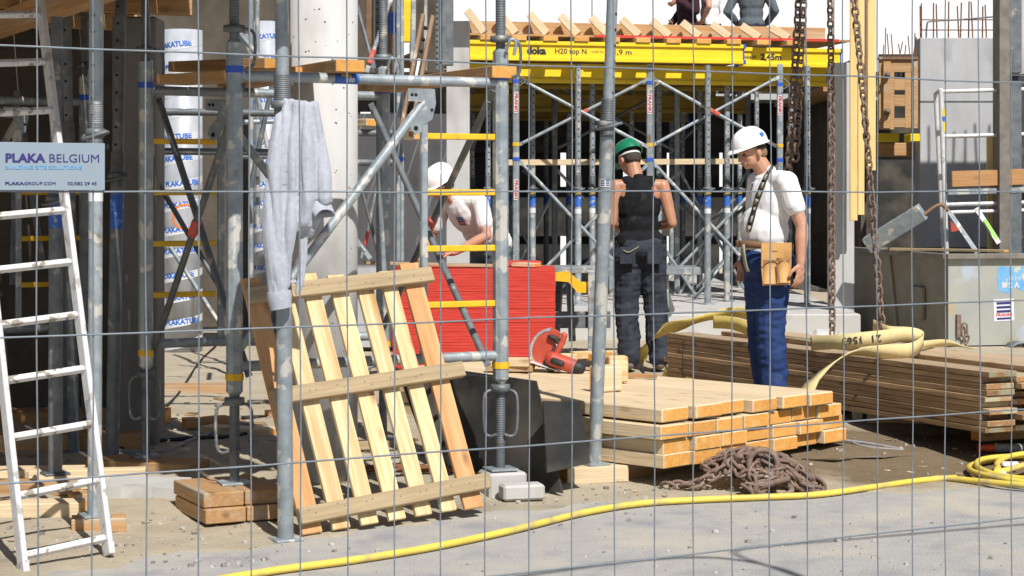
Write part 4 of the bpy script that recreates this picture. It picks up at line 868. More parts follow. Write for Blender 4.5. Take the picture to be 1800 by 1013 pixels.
# second line of shoring a bay further back
for px, D, l in ((975, 21.6, 'plain shoring upright one bay back, left of the tilted prop'), (1190, 21.9, 'plain shoring upright one bay back, between the standing workers'), (1315, 22.1, 'plain shoring upright one bay back, behind the white helmet'), (1075, 21.4, 'plain shoring upright one bay back, behind the vest')):
    c = P(px, 0, D); b = MB(); b.boxm(Matrix.Translation((c.x, D, 1.63)) @ Matrix.Rotation(R(-14), 4, 'Z'), .06, .06, 2.36, c=.012); tag(b.build('shoring_upright', GALV if px in (1190, 1075) else GALVD), l, 'shoring upright')
for k, (x0, y0, x1, y1, D, m) in enumerate(((980, 150, 1185, 265, 21.65, GALVD), (978, 262, 1188, 150, 21.7, GALVD), (980, 300, 1188, 520, 21.65, GALV), (978, 515, 1186, 310, 21.7, GALV), (1195, 300, 1312, 515, 21.95, GALV), (1195, 515, 1312, 305, 22.0, GALV), (880, 330, 968, 510, 21.5, GALVD), (885, 520, 972, 340, 21.55, GALV), (1195, 250, 1310, 150, 22.0, GALVD), (1205, 545, 1290, 440, 20.8, GALV), (1170, 440, 1240, 545, 20.9, GALV))):
    pb(x0, y0, x1, y1, D, 'faint brace further back in the dark bay', m=m)
# ================================================================ PALLET, TIMBER, LADDER, SKIP
pal = thing('pallet', 'leaning wooden pallet of pale slats and weathered battens in front', 'pallet', P(690, 915, 9.2))
BL = V((-.965, 8.95, .01)); BR = V((-.154, 9.5, .055)); TL = P(394, 495, 9.3)
e1 = (BR - BL).normalized(); e2 = TL - BL; Lu = e2.length; e2 = (e2 - e1 * e2.dot(e1)).normalized(); en = e1.cross(e2).normalized(); Wp = (BR - BL).length
def PP(a, c, d): return BL + e1 * (a * Wp) + e2 * (c * Lu) + en * d
slx = [(.045, .105, TAN, 0, 1.0), (.205, .092, PALE, .0, .985), (.36, .092, PALE, .0, 1.0), (.515, .092, PALE, .0, .985), (.665, .09, PALE, .0, .975), (.81, .086, PALE, .0, .985), (.955, .108, TAN, -.005, 1.01)]
for a, wd, m, c0, c1 in slx:
    plank('slat', PP(a, c0, random.uniform(-.003, .003)), PP(a, c1, random.uniform(-.003, .003)), wd, .024, m, pal, up=en, ends=PALE)
for c, a0, a1 in ((.935, -.01, 1.06), (.53, -.01, 1.09), (.075, -.02, 1.06)):
    plank('batten', PP(a0, c - .012, .033), PP(a1, c + .012, .033), .078, .042, GREYW, pal, up=en, c=.004)
b = MB(); rr = random.Random(3)
for a, *_ in slx:
    for c in (.935, .53, .075):
        for q in (-.018, .018): p = PP(a + q, c + rr.uniform(-.012, .012), .0545); b.lathe([(0, .001), (.0035, .001), (.0035, -.002)], facing(p, en, e1), n=6)
b.build('nail_heads', GALVD, pal)

# ---- fresh timber stack
NC = V((.79, 10.33, .115)); EE = V((.70, .714, 0)).normalized(); EL = V((-EE.y, EE.x, 0)); Wt, Tt = .227, .076
rr = random.Random(21); nm = ('bottom', 'second', 'third', 'top'); od = ('first', 'second', 'third', 'fourth', 'fifth', 'sixth', 'seventh')
for row in range(4):
    n_ = 6 if row == 3 else 7
    for k in range(n_):
        z = NC.z + Tt * (row + .5) + (.014 if row == 3 else 0) + .001 * row
        a = NC + EE * ((k + .5) * (Wt + (.022 if row == 3 else .014)) + (.02, .03, -.015, .03)[row] + rr.uniform(-.003, .003)); a.z = z + (rr.uniform(-.009, .004) if row == 3 else rr.uniform(-.003, .002))
        j = rr.uniform(-.025, .025) + (.05 if row == 3 and k in (4, 5) else 0) + ((-.02, .03, -.03, .03, -.01, .03)[k] if row == 3 else 0); L = 1.78 if k < 2 else (2.1 if k < 3 else 2.9)
        o = plank('squared_timber', a - EL * j, a + EL * L, Wt, Tt - .002, FRESH, ends=FRESHE, c=.007 if row == 3 else .004)
        o.rotation_euler.z += 0; tag(o, 'fresh squared timber, %s from the near corner in the %s layer of the pale stack' % (od[k], nm[row]), 'timber', 'fresh timbers in the pale stack')
for s in (.35, 1.5):
    o = plank('bearer_timber', NC + EL * s - V((0, 0, .06)) - EE * -.05, NC + EL * s + EE * 1.6 - V((0, 0, .06)), .08, .1, SLEEP); tag(o, ('front', 'rear')[s > 1] + ' bearer timber under the pale fresh timber stack', 'timber')
ST = NC.z + 4 * Tt + .018
def on_top(px, py): D = F * (CZ - ST) / (py - HY); return P(px, py, D)
# offcuts on the stack
p = on_top(1062, 688); pr = MB(); Mx = basis(EE, (0, 0, 1), p); o = block('timber_offcut', 'chunky split offcut standing on the fresh stack behind the tilted prop', 'timber offcut', p + V((.01, 0, .075)), (.16, .12, .15), R(40), FRESH, FRESHE, c_=.008)
p = on_top(1085, 672); block('timber_offcut', 'second split offcut behind the tilted prop on the fresh stack', 'timber offcut', p + V((0, .02, .08)), (.12, .1, .16), R(10), PALE, FRESHE, c_=.01)
p = on_top(1119, 664); block('timber_offcut', 'thin reddish strip lying on the fresh stack at the vest worker\'s feet', 'timber offcut', p + V((0, 0, .013)), (.26, .05, .022), R(-8), PLY, FRESHE)
p = on_top(897, 655); block('timber_offcut', 'pale wedge offcut lying by the saw against the red stack', 'timber offcut', p + V((0, .1, .06)), (.28, .14, .05), R(-15), FRESH, FRESHE); block('timber_offcut', 'dark offcut under the pale wedge by the saw', 'timber offcut', p + V((.0, .1, .02)), (.3, .12, .04), R(-10), SLEEP, FRESHE)
p = on_top(1050, 640); 
for k in range(4): block('timber_offcut', ('small splintered offcut left', 'small splintered offcut second', 'small splintered offcut third', 'small splintered offcut right')[k] + ' in the row behind the saw', 'timber offcut', p + V((-.2 + .1 * k, .18 + .03 * k, .03 + .012 * (k % 2))), (.14, .07, .05), R(25 * k), PALE, FRESHE)
# sawdust heap
# ---- circular saw
sp = on_top(975, 652); sw = thing('circular_saw', 'red circular saw with grey base plate lying tilted on the fresh stack', 'circular saw', sp)
s_ = .00365; Ms = Matrix.Translation(sp) @ Matrix.Rotation(R(-12), 4, 'Z')
def SW(dx, dy, dz): return Ms @ V((dx, dz, dy))
plate = MB(); plate.bar(SW(-.155, .068, -.03), SW(.05, .008, -.03), .17, .007, up=(0, 0, 1), c=.002); plate.build('base_plate', ALU, sw)
Mg = Ms @ Matrix.Translation((-.045, -.02, .15)) @ Matrix.Rotation(R(90), 4, 'X') @ Matrix.Rotation(R(62), 4, 'Z')
g_ = MB(); prof = [(.13 * math.cos(R(a)), .098 * math.sin(R(a))) for a in range(-10, 191, 15)] + [(-.125, -.035), (.125, -.035)]; g_.prism(prof, Mg, .055); fixn(g_.build('blade_guard', SAWR, sw))
g_ = MB(); prof = [((.135 if i % 2 else .135) * math.cos(R(a)), .105 * math.sin(R(a))) for i, a in enumerate(range(20, 191, 10))] ; inner = [(x * .86, y * .84) for x, y in reversed(prof)]
for i in range(len(prof) - 1): g_.prism([prof[i], prof[i + 1], inner[-2 - i], inner[-1 - i]], Mg, .062)
fixn(g_.build('guard_rim', GREYP, sw))
g_ = MB(); g_.tube(SW(-.0, .085, -.09), SW(.155, .035, -.10), .05, .047, n=18); g_.cap(SW(-.0, .085, -.09), .05, SW(.02, .08, -.09), .05); g_.build('motor_housing', SAWR, sw)
g_ = MB(); g_.cap(SW(.15, .037, -.10), .047, SW(.178, .03, -.10), .044); g_.cap(SW(.02, .075, -.14), .022, SW(.07, .06, -.15), .022); g_.cap(SW(-.03, .06, -.08), .032, SW(-.01, .03, -.08), .034); g_.build('grip_and_end_cap', BLKR, sw)
g_ = MB(); g_.chain([(SW(.03, .13, -.07), .02), (SW(.06, .19, -.06), .021), (SW(.075, .235, -.06), .022)]); g_.build('rear_handle', SAWR, sw)
g_ = MB(); g_.chain([(SW(-.02, .225, -.06), .016), (SW(.015, .215, -.06), .018), (SW(.03, .19, -.06), .014)]); g_.build('front_handle', BLKR, sw)
g_ = MB(); g_.lathe([(0, -.002), (.095, -.002), (.095, .002), (0, .002)], Ms @ Matrix.Translation((-.05, -.02, .11)) @ Matrix.Rotation(R(90), 4, 'X'), n=40); g_.build('blade', ALU, sw)
g_ = MB(); g_.bar(SW(-.125, .055, -.02), SW(-.145, .01, -.02), .03, .02); g_.build('depth_foot', BLKR, sw)
g_ = MB(); a = SW(.17, .03, -.1); g_.path(curve_pts([a, SW(.22, .015, -.08), SW(.3, .008, -.02), SW(.2, .008, .25), SW(-.1, .008, .4)], 6), .005, n=6); g_.build('power_cord', BLKR, sw)

# ---- black film sheets leaning behind the pallet
def sheet(lab, pts, th=.012):
    b = MB(); q = [V(p) for p in pts]; n = (q[1] - q[0]).cross(q[2] - q[0]).normalized() * th; N = len(q)
    b.add(q + [p + n for p in q], [tuple(range(N)), tuple(reversed(range(N, 2 * N)))] + [(i, (i + 1) % N, (i + 1) % N + N, i + N) for i in range(N)]); o = fixn(b.build('formwork_sheet', BLK)); return tag(o, lab, 'sheet')
g0, g1 = G(770, 800), G(952, 830); sheet('large black film coated sheet leaning behind the pallet and the right scaffold foot', [V((g0.x, 10.75, .03)), V((.27, 10.12, .02)), P(944, 670, 10.42), P(800, 650, 11.0), P(700, 650, 11.3)])
sheet('smaller black film coated sheet leaning beside the tilted prop', [P(960, 832, 10.04), P(1036, 815, 10.24), P(1018, 708, 10.36), P(953, 706, 10.16)], .010)

# ---- long weathered plank stack
c0 = V((1.14, 14.1, 0)); c1 = V((2.70, 11.08, 0)); el = (c1 - c0).normalized(); ew = V((-el.y, el.x, 0)); 
if ew.x < 0: ew = -ew
Lb = (c1 - c0).length; zb = .215; ntier = 9; tb_ = .0355; Wb = .21; rr = random.Random(33)
colw = ('front', 'second', 'third', 'fourth', 'rear'); tw = ('lowest', 'second lowest', 'third lowest', 'fourth lowest', 'middle', 'fourth highest', 'third highest', 'second highest', 'topmost')
for k in range(5):
    for t in range(ntier + (1 if k in (0, 2, 3) else 0)):
        z = zb + tb_ * (t + .5); j = rr.uniform(-.16, .16) if t < ntier - 1 else rr.uniform(-.05, .12); sft = rr.uniform(-.012, .012)
        if k == 0: j = rr.choice((-.02, .0, .02, .05, .03)); sft = rr.uniform(-.008, .006)
        p0 = c0 + ew * (Wb * (k + .5) + sft + .012 * k) + el * rr.uniform(-.1, .1); p1 = c1 + ew * (Wb * (k + .5) + sft + .012 * k) + el * j
        if k == 0: p0 = c0 + ew * (Wb * .5 + sft) - el * rr.uniform(0, .06)
        p0.z = z; p1.z = z + .0
        o = plank('scaffold_plank', p0, p1, Wb - .004, tb_ - .0025, BROWN, ends=BROWNE, c=.003, top=BROWNT if t >= ntier - 1 else None)
        tag(o, 'weathered brown plank, %s tier of the %s row in the long stack' % (tw[min(t, 8)] if t < 9 else 'loose top', colw[k]), 'plank', 'planks in the long weathered stack')
ZT = zb + tb_ * ntier
for s in (.12, .55, .88):
    p = c0 + el * (Lb * s); o = plank('bearer_timber', p + ew * .3 + V((0, 0, .16)), p + ew * 1.1 + V((0, 0, .16)), .1, .105, SLEEP, ends=FRESHE); tag(o, {'0.12': 'bearer timber under the left end', '0.55': 'bearer timber under the middle', '0.88': 'bearer timber under the right end'}[str(s)] + ' of the long weathered stack', 'timber')
b = MB(); p = c0 + el * .2
b.path([p - ew * .003 + V((0, 0, z)) for z in (zb - .01, ZT + .003)] + [p + ew * 1.1 + V((0, 0, ZT + .004))], .004, n=5); tag(b.build('binding_wire', CABLE), 'black binding wire round the left end of the long weathered stack', 'wire')
block('timber_offcut', 'pale bearer offcut lying in front of the long weathered stack', 'timber offcut', G(1574, 742) + V((0, 0, .03)), (.36, .09, .065), R(-3), FRESH, CONCG)
block('concrete_spacer', 'small white concrete spacer left of the pale bearer offcut', 'spacer', G(1507, 738) + V((0, 0, .045)), (.055, .06, .09), R(10), CONC)

# ---- slings on the long stack
def top_pt(s, w_, h=0.0): p = c0 + el * s + ew * w_; return V((p.x, p.y, ZT + h))
def sling(lab, pts, ups, m, wd=.1, txt=None):
    t = thing('lifting_sling', lab, 'lifting sling', pts[0]); b = MB(); N = 10; cp = curve_pts(pts, N); uu = []
    for i in range(len(cp)):
        f = i / N; k = min(int(f), len(ups) - 2); uu.append(V(ups[k]).lerp(V(ups[k + 1]), f - k))
    b.band(cp, uu, wd, .007); b.build('webbing', m, t); return t, cp, uu
Z = V((0, 0, 1)); 
q = lambda px, py, D: P(px, py, D)
s1, cp, uu = sling('cream lifting sling looped on the long stack, printed with numbers upside down', [q(1426, 604, 12.55), q(1480, 600, 12.25), q(1545, 594, 12.2), q(1600, 588, 12.35), q(1622, 600, 12.3), q(1600, 616, 12.0), q(1550, 618, 11.9), q(1500, 620, 11.85), q(1462, 640, 11.75), q(1432, 668, 11.7), q(1418, 690, 11.68)],
    [Z, Z, Z, Z, Z + V((.1, 0, 0)), Z, Z + V((0, -.5, 0)), V((.3, -.9, .4)), V((.75, -.3, .55)), V((.75, -.3, .55)), V((.8, -.3, .5))], SLING, .092)
k = 12; d = (cp[20] - cp[4]).normalized(); nn = d.cross(Z).normalized(); nn = nn if nn.y < 0 else -nn

for txt_, i_, w_ in (('1563', 13, .125), ('21', 19, .062)):
    tn = (cp[i_ + 2] - cp[i_ - 2]).normalized(); n2 = tn.cross(uu[i_]).normalized(); n2 = n2 if n2.y < 0 else -n2
    letters(txt_, .066, facing(cp[i_] + n2 * .0075, n2, -tn), INKK, s1, bold=.0008, width=w_)
sling('cream sling tail lying across the long stack toward the skip', [q(1624, 606, 12.5), q(1660, 603, 12.9), q(1690, 609, 13.0), q(1712, 613, 13.05)], [Z, V((0, -.6, .7)), V((0, -1, .15)), V((0, -1, .1))], SLING, .05)
sling('short cream sling fold standing behind the printed sling', [q(1535, 573, 12.9), q(1562, 584, 12.6), q(1600, 582, 12.7)], [Z, Z + V((0, -.3, 0)), V((0, -1, .3))], SLING, .085)
sling('yellow lifting sling arched over the left end of the long stack', [q(1120, 655, 15.8), q(1134, 612, 15.7), q(1160, 584, 14.7), q(1200, 570, 14.3), q(1250, 556, 14.3), q(1290, 549, 14.5), q(1330, 556, 14.3)], [V((1, -.3, .4)), V((.8, -.4, .5)), V((.3, -.8, .6)), V((.1, -.8, .6)), V((0, -.8, .6)), V((0, -.7, .8)), Z], SLINGY, .09)
sling('folded yellow sling end standing on the long stack behind the blue trousers', [q(1254, 566, 13.6), q(1285, 568, 13.4), q(1312, 576, 13.2), q(1340, 584, 13.1)], [Z, Z, Z, Z], SLINGY, .09)
sling('yellow sling tail on the ground behind the vest worker', [q(1168, 652, 14.6), q(1185, 662, 14.2), q(1215, 668, 13.9), q(1250, 672, 13.7)], [V((.3, -.6, .7)), V((.2, -.8, .5)), V((0, -1, .2)), V((0, -1, .2))], SLINGY, .09)

# ---- chains
def link(b, c, ax, up, L, wd, r, mi=0):
    ax = V(ax).normalized(); up = V(up); up = (up - ax * up.dot(ax)).normalized(); pts = []; h = L / 2 - wd / 2
    for i in range(6): a = -90 + 36 * i; pts.append(V(c) + ax * (h + wd / 2 * math.cos(R(a))) + up * (wd / 2 * math.sin(R(a))))
    for i in range(6): a = 90 + 36 * i; pts.append(V(c) + ax * (-h + wd / 2 * math.cos(R(a))) + up * (wd / 2 * math.sin(R(a))))
    b.path(pts, r, n=6, closed=True, mi=mi)
def chainline(b, pts, L, wd, r, seed=0, rand=.25):
    rr = random.Random(seed); acc = 0; k = 0; pitch = L - 2.6 * r; pos = [V(p) for p in pts]; nxt = 0
    segs = list(zip(pos, pos[1:])); tot = sum((c - a).length for a, c in segs); s = pitch / 2
    while s < tot:
        q = s
        for a, c in segs:
            l = (c - a).length
            if q <= l: break
            q -= l
        d = (c - a).normalized(); x, y = perp(d); an = (math.pi / 4 if k % 2 else -math.pi / 4) + rr.uniform(-rand, rand)
        link(b, a + d * q, d, x * math.cos(an) + y * math.sin(an), L, wd, r); s += pitch; k += 1
def hang(lab, p0, p1, L=.075, wd=.05, r=.0085, seed=1):
    b = MB(); p0, p1 = V(p0), V(p1); m = (p0 + p1) / 2; chainline(b, curve_pts([p0, p0.lerp(p1, .4) + V((.01, 0, 0)), p1], 6), L, wd, r, seed); return tag(b.build('hanging_chain', RUST), lab, 'chain')
hang('rusty crane chain hanging left of its twin, above the white helmet', P(1408, -130, 13.6), P(1385, 305, 13.6), seed=1); hang('rusty crane chain hanging right of its twin, above the white helmet', P(1416, -130, 13.55), P(1398, 285, 13.55), seed=2)
hang('rusty crane chain hanging before the grey pillar down to the long stack', P(1456, -130, 13.2), P(1463, 588, 13.0), .066, .044, .0075, seed=3); hang('slanting rusty crane chain hanging before the yellow shuttering boards', P(1488, -130, 12.9), P(1551, 577, 12.7), .066, .044, .0075, seed=4)
# heap of chain with a big ring
hc = G(1318, 858); hp = thing('chain_heap', 'heap of rusty chain with a large shackle ring lying by the yellow hose', 'chain', hc); rr = random.Random(5)
def heap_z(x, y): return .165 * max(0, 1 - (x / .34) ** 2 - (y / .26) ** 2) ** .8
for strand in range(14):
    b = MB(); pts = []; a = rr.uniform(0, 6.28); x, y = rr.uniform(-.16, .16), rr.uniform(-.12, .12)
    for i in range(9):
        pts.append(V((hc.x + x, hc.y + y, max(terr(hc.x, hc.y), 0) + .018 + heap_z(x, y) + rr.uniform(0, .014)))); a += rr.uniform(-1.3, 1.3); x += .075 * math.cos(a); y += .055 * math.sin(a)
        if (x / .36) ** 2 + (y / .28) ** 2 > 1: a += 3.14; x *= .8; y *= .8
    chainline(b, curve_pts(pts, 3), .078, .05, .0102, strand, .6); b.build('chain_strand', RUST, hp)
for pts in ([(-.1, -.1), (-.28, -.12), (-.42, -.08), (-.47, -.06)], [(.1, -.1), (.25, -.16), (.36, -.2)], [(.1, .05), (.3, 0), (.39, -.1)]):
    b = MB(); chainline(b, curve_pts([V((hc.x + x, hc.y + y, terr(hc.x, hc.y) + .02 + heap_z(x, y))) for x, y in pts], 4), .078, .05, .0102, 3, .5); b.build('chain_strand', RUST, hp)
b = MB(); c = V((hc.x + .05, hc.y - .17, hc.z + .15)); pts = [c + V((.075 * math.cos(R(a)), .02 * math.sin(R(a)), .075 * math.sin(R(a)))) for a in range(-20, 201, 18)]; pts = [pts[0] + V((.0, -.02, -.1))] + pts + [pts[-1] + V((0, -.03, -.1))]; b.path(curve_pts(pts, 3), .0165, n=10); b.build('shackle_ring', RUST, hp)
b = MB(); c = V((hc.x + .09, hc.y - .28, hc.z + .035)); b.path([c + V((.095 * math.cos(R(a)), .05 * math.sin(R(a)), .03 * math.sin(R(a)))) for a in range(0, 360, 20)], .016, n=10, closed=True); b.build('oval_ring', RUST, hp)
b = MB(); b.chain([(c + V((-.09, .03, .0)), .016), (c + V((.07, .0, .055)), .019)]); b.bar(V((hc.x - .1, hc.y - .1, hc.z + .13)), V((hc.x - .07, hc.y - .15, hc.z + .2)), .05, .03, c=.008); b.build('shackle_pin', RUST, hp)

# ---- aluminium ladder
lad = thing('ladder', 'aluminium ladder leaning behind the site sign at far left', 'ladder', P(120, 1000, 8.3))
lb0 = P(40, 1022, 8.22); lb1 = P(193, 993, 8.4); lb0.z = lb1.z = .0
lb0 = V((P(42, 0, 8.15).x, 8.15, -.01)); lb1 = V((P(192, 0, 8.42).x, 8.42, .02)); top = P(70, 0, 9.45); upv = (top - lb1); 
ex = (lb1 - lb0).normalized(); upn = upv.normalized(); nz_ = ex.cross(upn).normalized(); Lz = upv.length * 1.35
for p in (lb0, lb1):
    b = MB(); b.bar(p, p + upn * Lz, .026, .062, up=nz_, c=.004); s_ = b.build('stile', ALU, lad)
    b = MB(); b.bar(p - upn * .004, p + upn * .05, .03, .068, up=nz_, c=.003); b.build('foot_cap', ALU, s_)
r0 = (993 - 965)
s = .075
while s < Lz - .1:
    a = lb0 + upn * s + ex * .012; c = lb1 + upn * s - ex * .012; b = MB(); b.bar(a, c, .03, .03, up=(nz_ * -.5 + upn).normalized(), c=.005); b.build('rung', RUNGM, lad); s += .262
# ---- timbers lying at the left edge
for (px, py, sz, rz, m, lab) in ((40, 910, (.55, .16, .075), 4, FRESH, 'pale timber on the ground left of the ladder foot, lower one'), (30, 868, (.6, .2, .06), 2, SLEEP, 'brown timber lying on the pale timber left of the ladder foot'), (60, 840, (.5, .2, .05), 5, FRESH, 'pale timber at the far left above the brown one'), (140, 892, (.11, .1, .07), 35, SLEEP, 'small brown timber block behind the ladder, right of the prop'), (150, 845, (.62, .1, .06), 8, FRESH, 'pale timber lying across behind the ladder'), (90, 790, (1.1, .3, .1), 3, SLEEP, 'stained bearer lying in the shade behind the ladder'), (80, 745, (1.6, .3, .09), 2, PLY, 'long dark board behind the ladder in the shade')):
    g = G(px, py); block('timber', lab, 'timber', g + V((0, .05, sz[2] / 2 - .004)), sz, R(rz), m, FRESHE)
g = G(260, 868); b = MB(); b.prism([(-.24, -.17), (-.1, -.2), (.05, -.16), (.2, -.19), (.23, -.02), (.19, .2), (-.05, .22), (-.22, .16)], Matrix.Translation(g + V((0, .0, .025))) @ Matrix.Rotation(.03, 4, 'Y'), .07); tag(b.build('concrete_slab_piece', SLABM), 'broken concrete slab piece lying before the bearer plank', 'concrete piece')
for (px, py, sz, rz, m, lab) in ((520, 735, (.42, .12, .06), 20, SLEEP, 'brown timber in the shade behind the pallet, left'), (360, 752, (.3, .1, .07), 30, SLEEP, 'small timber behind the front scaffold foot'), (420, 765, (.5, .16, .05), -20, FRESH, 'pale plank in the light stripe behind the front scaffold foot'), (650, 790, (.5, .1, .05), 10, GREYW, 'grey batten on the ground behind the pallet slats'), (345, 690, (.6, .25, .06), 4, SLEEP, 'shaded timber sill before the white foil tube')):
    g = G(px, py); block('timber', lab, 'timber', g + V((0, .05, sz[2] / 2 - .004)), sz, R(rz), m, FRESHE)
o = plank('pale_lath', G(842, 862) + V((0, 0, .012)), G(1000, 824) + V((0, 0, .05)), .035, .012, PALE); tag(o, 'thin pale lath between the pallet and the centre timber block', 'lath')
g = G(1068, 838); b = MB(); b.tube(g + V((0, -.12, .03)), g + V((.07, -.09, .02)), .012, n=10); tag(b.build('pipe_offcut', GREYP), 'short grey plastic pipe offcut by the centre timber block', 'pipe')
g = G(660, 845); b = MB(); 
for k in range(3): b.path(curve_pts([g + V((-.3 + .2 * k, .1 * k, .03)), g + V((0 + .1 * k, .2, .05)), g + V((.2, .35 - .1 * k, .03)), g + V((.6, .2 * k, .03))], 5), .012, n=6)
tag(b.build('bent_rods', REBAR), 'bent rusty rods on the ground behind the pallet', 'rods')
# cables snaking in the shade
for lab, pts, r, m in (('black cable lying across the ground behind the scaffold feet', [(190, 800), (260, 782), (330, 775), (400, 772), (470, 760), (530, 752)], .014, CABLE), ('dusty grey cable curling past the front scaffold foot', [(200, 796), (280, 800), (330, 780), (400, 755), (440, 748)], .013, CABLEG), ('thin black cable trailing by the rear left scaffold foot', [(265, 735), (310, 700), (350, 640), (380, 610)], .009, CABLE)):
    b = MB(); b.path(curve_pts([G(x, y) + V((0, 0, .014)) for x, y in pts], 6), r, n=7); tag(b.build('cable', m), lab, 'cable')
b = MB(); b.path(curve_pts([G(1400, 788) + V((0, 0, .01)), G(1450, 778) + V((0, 0, .02)), G(1520, 784) + V((0, 0, .02)), G(1588, 794) + V((0, 0, .01)), G(1530, 790) + V((0, 0, .012)), G(1500, 782) + V((0, 0, .012))], 6), .009, n=6); tag(b.build('cable', CABLEG), 'flat grey cable on the damp mud behind the chain heap', 'cable')

# ---- yellow hose with coil
hs = thing('garden_hose', 'yellow hose running along the road edge into a coil with orange nozzle', 'hose', G(1740, 840)); r = .0165
def hp_(px, py, h=0): g = G(px, py, .0); g.z = max(terr(g.x, g.y), .004) + r + h; return g
pts = [(300, 1042), (480, 1012), (620, 993), (760, 970), (900, 940), (1020, 910), (1120, 893), (1220, 886), (1340, 881), (1440, 876), (1540, 862), (1620, 850), (1680, 845)]
b = MB(); b.path(curve_pts([hp_(x, y) for x, y in pts], 8), r, n=12)
b.build('hose_run', HOSE, hs); b = MB(); cc = hp_(1905, 843); cp = []
for i in range(70):
    a = R(205 + i * 15.5); k = i / 70; rx = .70 - .16 * k; ry = .60 - .17 * k; xx = cc.x + .06 * k + .03 * math.sin(k * 9) + rx * math.cos(a); yy = cc.y + .02 + ry * math.sin(a); cp.append(V((xx, yy, max(terr(xx, yy), .004) + r + .045 * k + .008 * math.sin(i * .9) + .006)))
cp = [hp_(1640, 848), hp_(1662, 846)] + cp[1:]; e0 = G(1768, 798) + V((0, 0, .035)); cp += [e0 + V((.75, .25, .05)), e0 + V((.4, .06, .03)), e0 + V((.12, .0, 0))]
b.path(curve_pts(cp, 3), r, n=12); b.build('hose_coil', HOSE, hs)
b = MB(); e1_ = e0 + V((.10, 0, 0)); b.tube(e1_ + V((.02, 0, 0)), e1_ - V((.16, 0, 0)), .026, n=14); b.lathe([(.029, 0), (.031, .01), (.029, .02)], basis_z(e1_ - V((.15, 0, 0)), (-1, 0, 0))); b.build('coupling', GREYP, hs)
b = MB(); b.tube(e1_ - V((.158, 0, 0)), e1_ - V((.25, 0, 0)), .024, .02, n=14); b.tube(e1_ - V((.25, 0, 0)), e1_ - V((.265, 0, 0)), .027, n=14); b.build('nozzle', ORNG, hs)
for px, py, m, lab in ((1752, 848, PAPER, 'crumpled pale litter paper inside the hose coil'), (1775, 830, PAPER, 'small litter scrap behind the first one in the hose coil')):
    g = hp_(px, py); b = MB(); b.boxm(Matrix.Translation(g + V((0, -.02, .03))) @ Matrix.Rotation(.3, 4, 'X'), .1, .05, .02, c=.008); o = tag(b.build('litter', m), lab, 'litter')

# ---- skip
sk = thing('skip', 'worn grey green skip with a maker sticker behind the long stack', 'skip', (4.6, 18, .2)); A = V((3.9, 17.3, .2)); u1 = V((-.205, .979, 0)); u2 = V((.979, .205, 0)); Ls, Wk = 2.0, 1.75; zt = 1.02
def S(a, c, z): return A + u1 * a + u2 * c + V((0, 0, z - .2))
b = MB(); P1 = [S(0, 0, .22), S(1.95, 0, .22), S(2.75, 0, .62), S(2.75, 0, zt), S(0, 0, zt)]
b.add(P1 + [p + u2 * .012 for p in P1], [tuple(range(5)), tuple(reversed(range(5, 10)))] + [(i, (i + 1) % 5, (i + 1) % 5 + 5, i + 5) for i in range(5)]); fixn(b.build('side_plate', SKIPD, sk))
b = MB(); P1 = [p + u2 * Wk for p in P1]; b.add(P1 + [p + u2 * .012 for p in P1], [tuple(range(5)), tuple(reversed(range(5, 10)))] + [(i, (i + 1) % 5, (i + 1) % 5 + 5, i + 5) for i in range(5)]); fixn(b.build('side_plate', SKIPD, sk))
b = MB(); b.bar(S(0, Wk / 2, .22), S(0, Wk / 2, zt), Wk, .012, up=u1); b.build('front_plate', SKIPM, sk)
b = MB(); b.bar(S(2.75, Wk / 2, .62), S(2.75, Wk / 2, zt), Wk, .012, up=u1); b.bar(S(1.95, Wk / 2, .22), S(2.75, Wk / 2, .62), Wk, .012, up=(0, 0, 1)); b.bar(S(0, Wk / 2, .23), S(1.95, Wk / 2, .23), Wk, .012); b.build('floor_plate', SKIPD, sk)
b = MB(); b.bar(S(-.03, Wk / 2, zt - .01), S(-.03, Wk / 2 , zt - .01) + u2 * .001, .06, .06)
b = MB(); b.bar(S(-.03, -.03, zt), S(-.03, Wk + .03, zt), .07, .05, c=.006); b.bar(S(0, -.02, zt), S(2.78, -.02, zt), .05, .05, c=.006); b.bar(S(0, Wk + .02, zt), S(2.78, Wk + .02, zt), .05, .05, c=.006); b.build('rim', EDGEW, sk)
b = MB(); b.bar(S(.62, -.02, .42), S(.62, -.02, .72), .28, .03, up=u2, c=.004); b.bar(S(1.1, -.012, .24), S(1.3, -.012, .98), .05, .02, up=u2); b.build('side_rib', SKIPD, sk)
fx = -u1
def fr(c, z, o=.009): return S(0, c, z) + fx * o
M = facing(fr(.62, .80, .0075), fx, u2)
b = MB(); rr = random.Random(8); pts = [(.15 * math.cos(k * .5236) * rr.uniform(.8, 1.1), .12 * math.sin(k * .5236) * rr.uniform(.85, 1.15)) for k in range(12)]; pts = [(-.14, -.09), (-.15, .03), (-.135, .13), (.02, .12), (.16, .135), (.17, .0), (.13, -.03), (.11, -.1), (.02, -.06), (-.04, -.12)]
b.add([M @ V((x, y, 0)) for x, y in pts], [tuple(range(len(pts)))]); b.build('flaked_paint_patch', SKIPB, sk)
letters('R S A', .075, facing(fr(.60, .755, .009), fx, u2), STICKW, sk, bold=.001); letters('H 2 9 8', .05, facing(fr(.66, .815, .009), fx, u2), STICKW, sk)
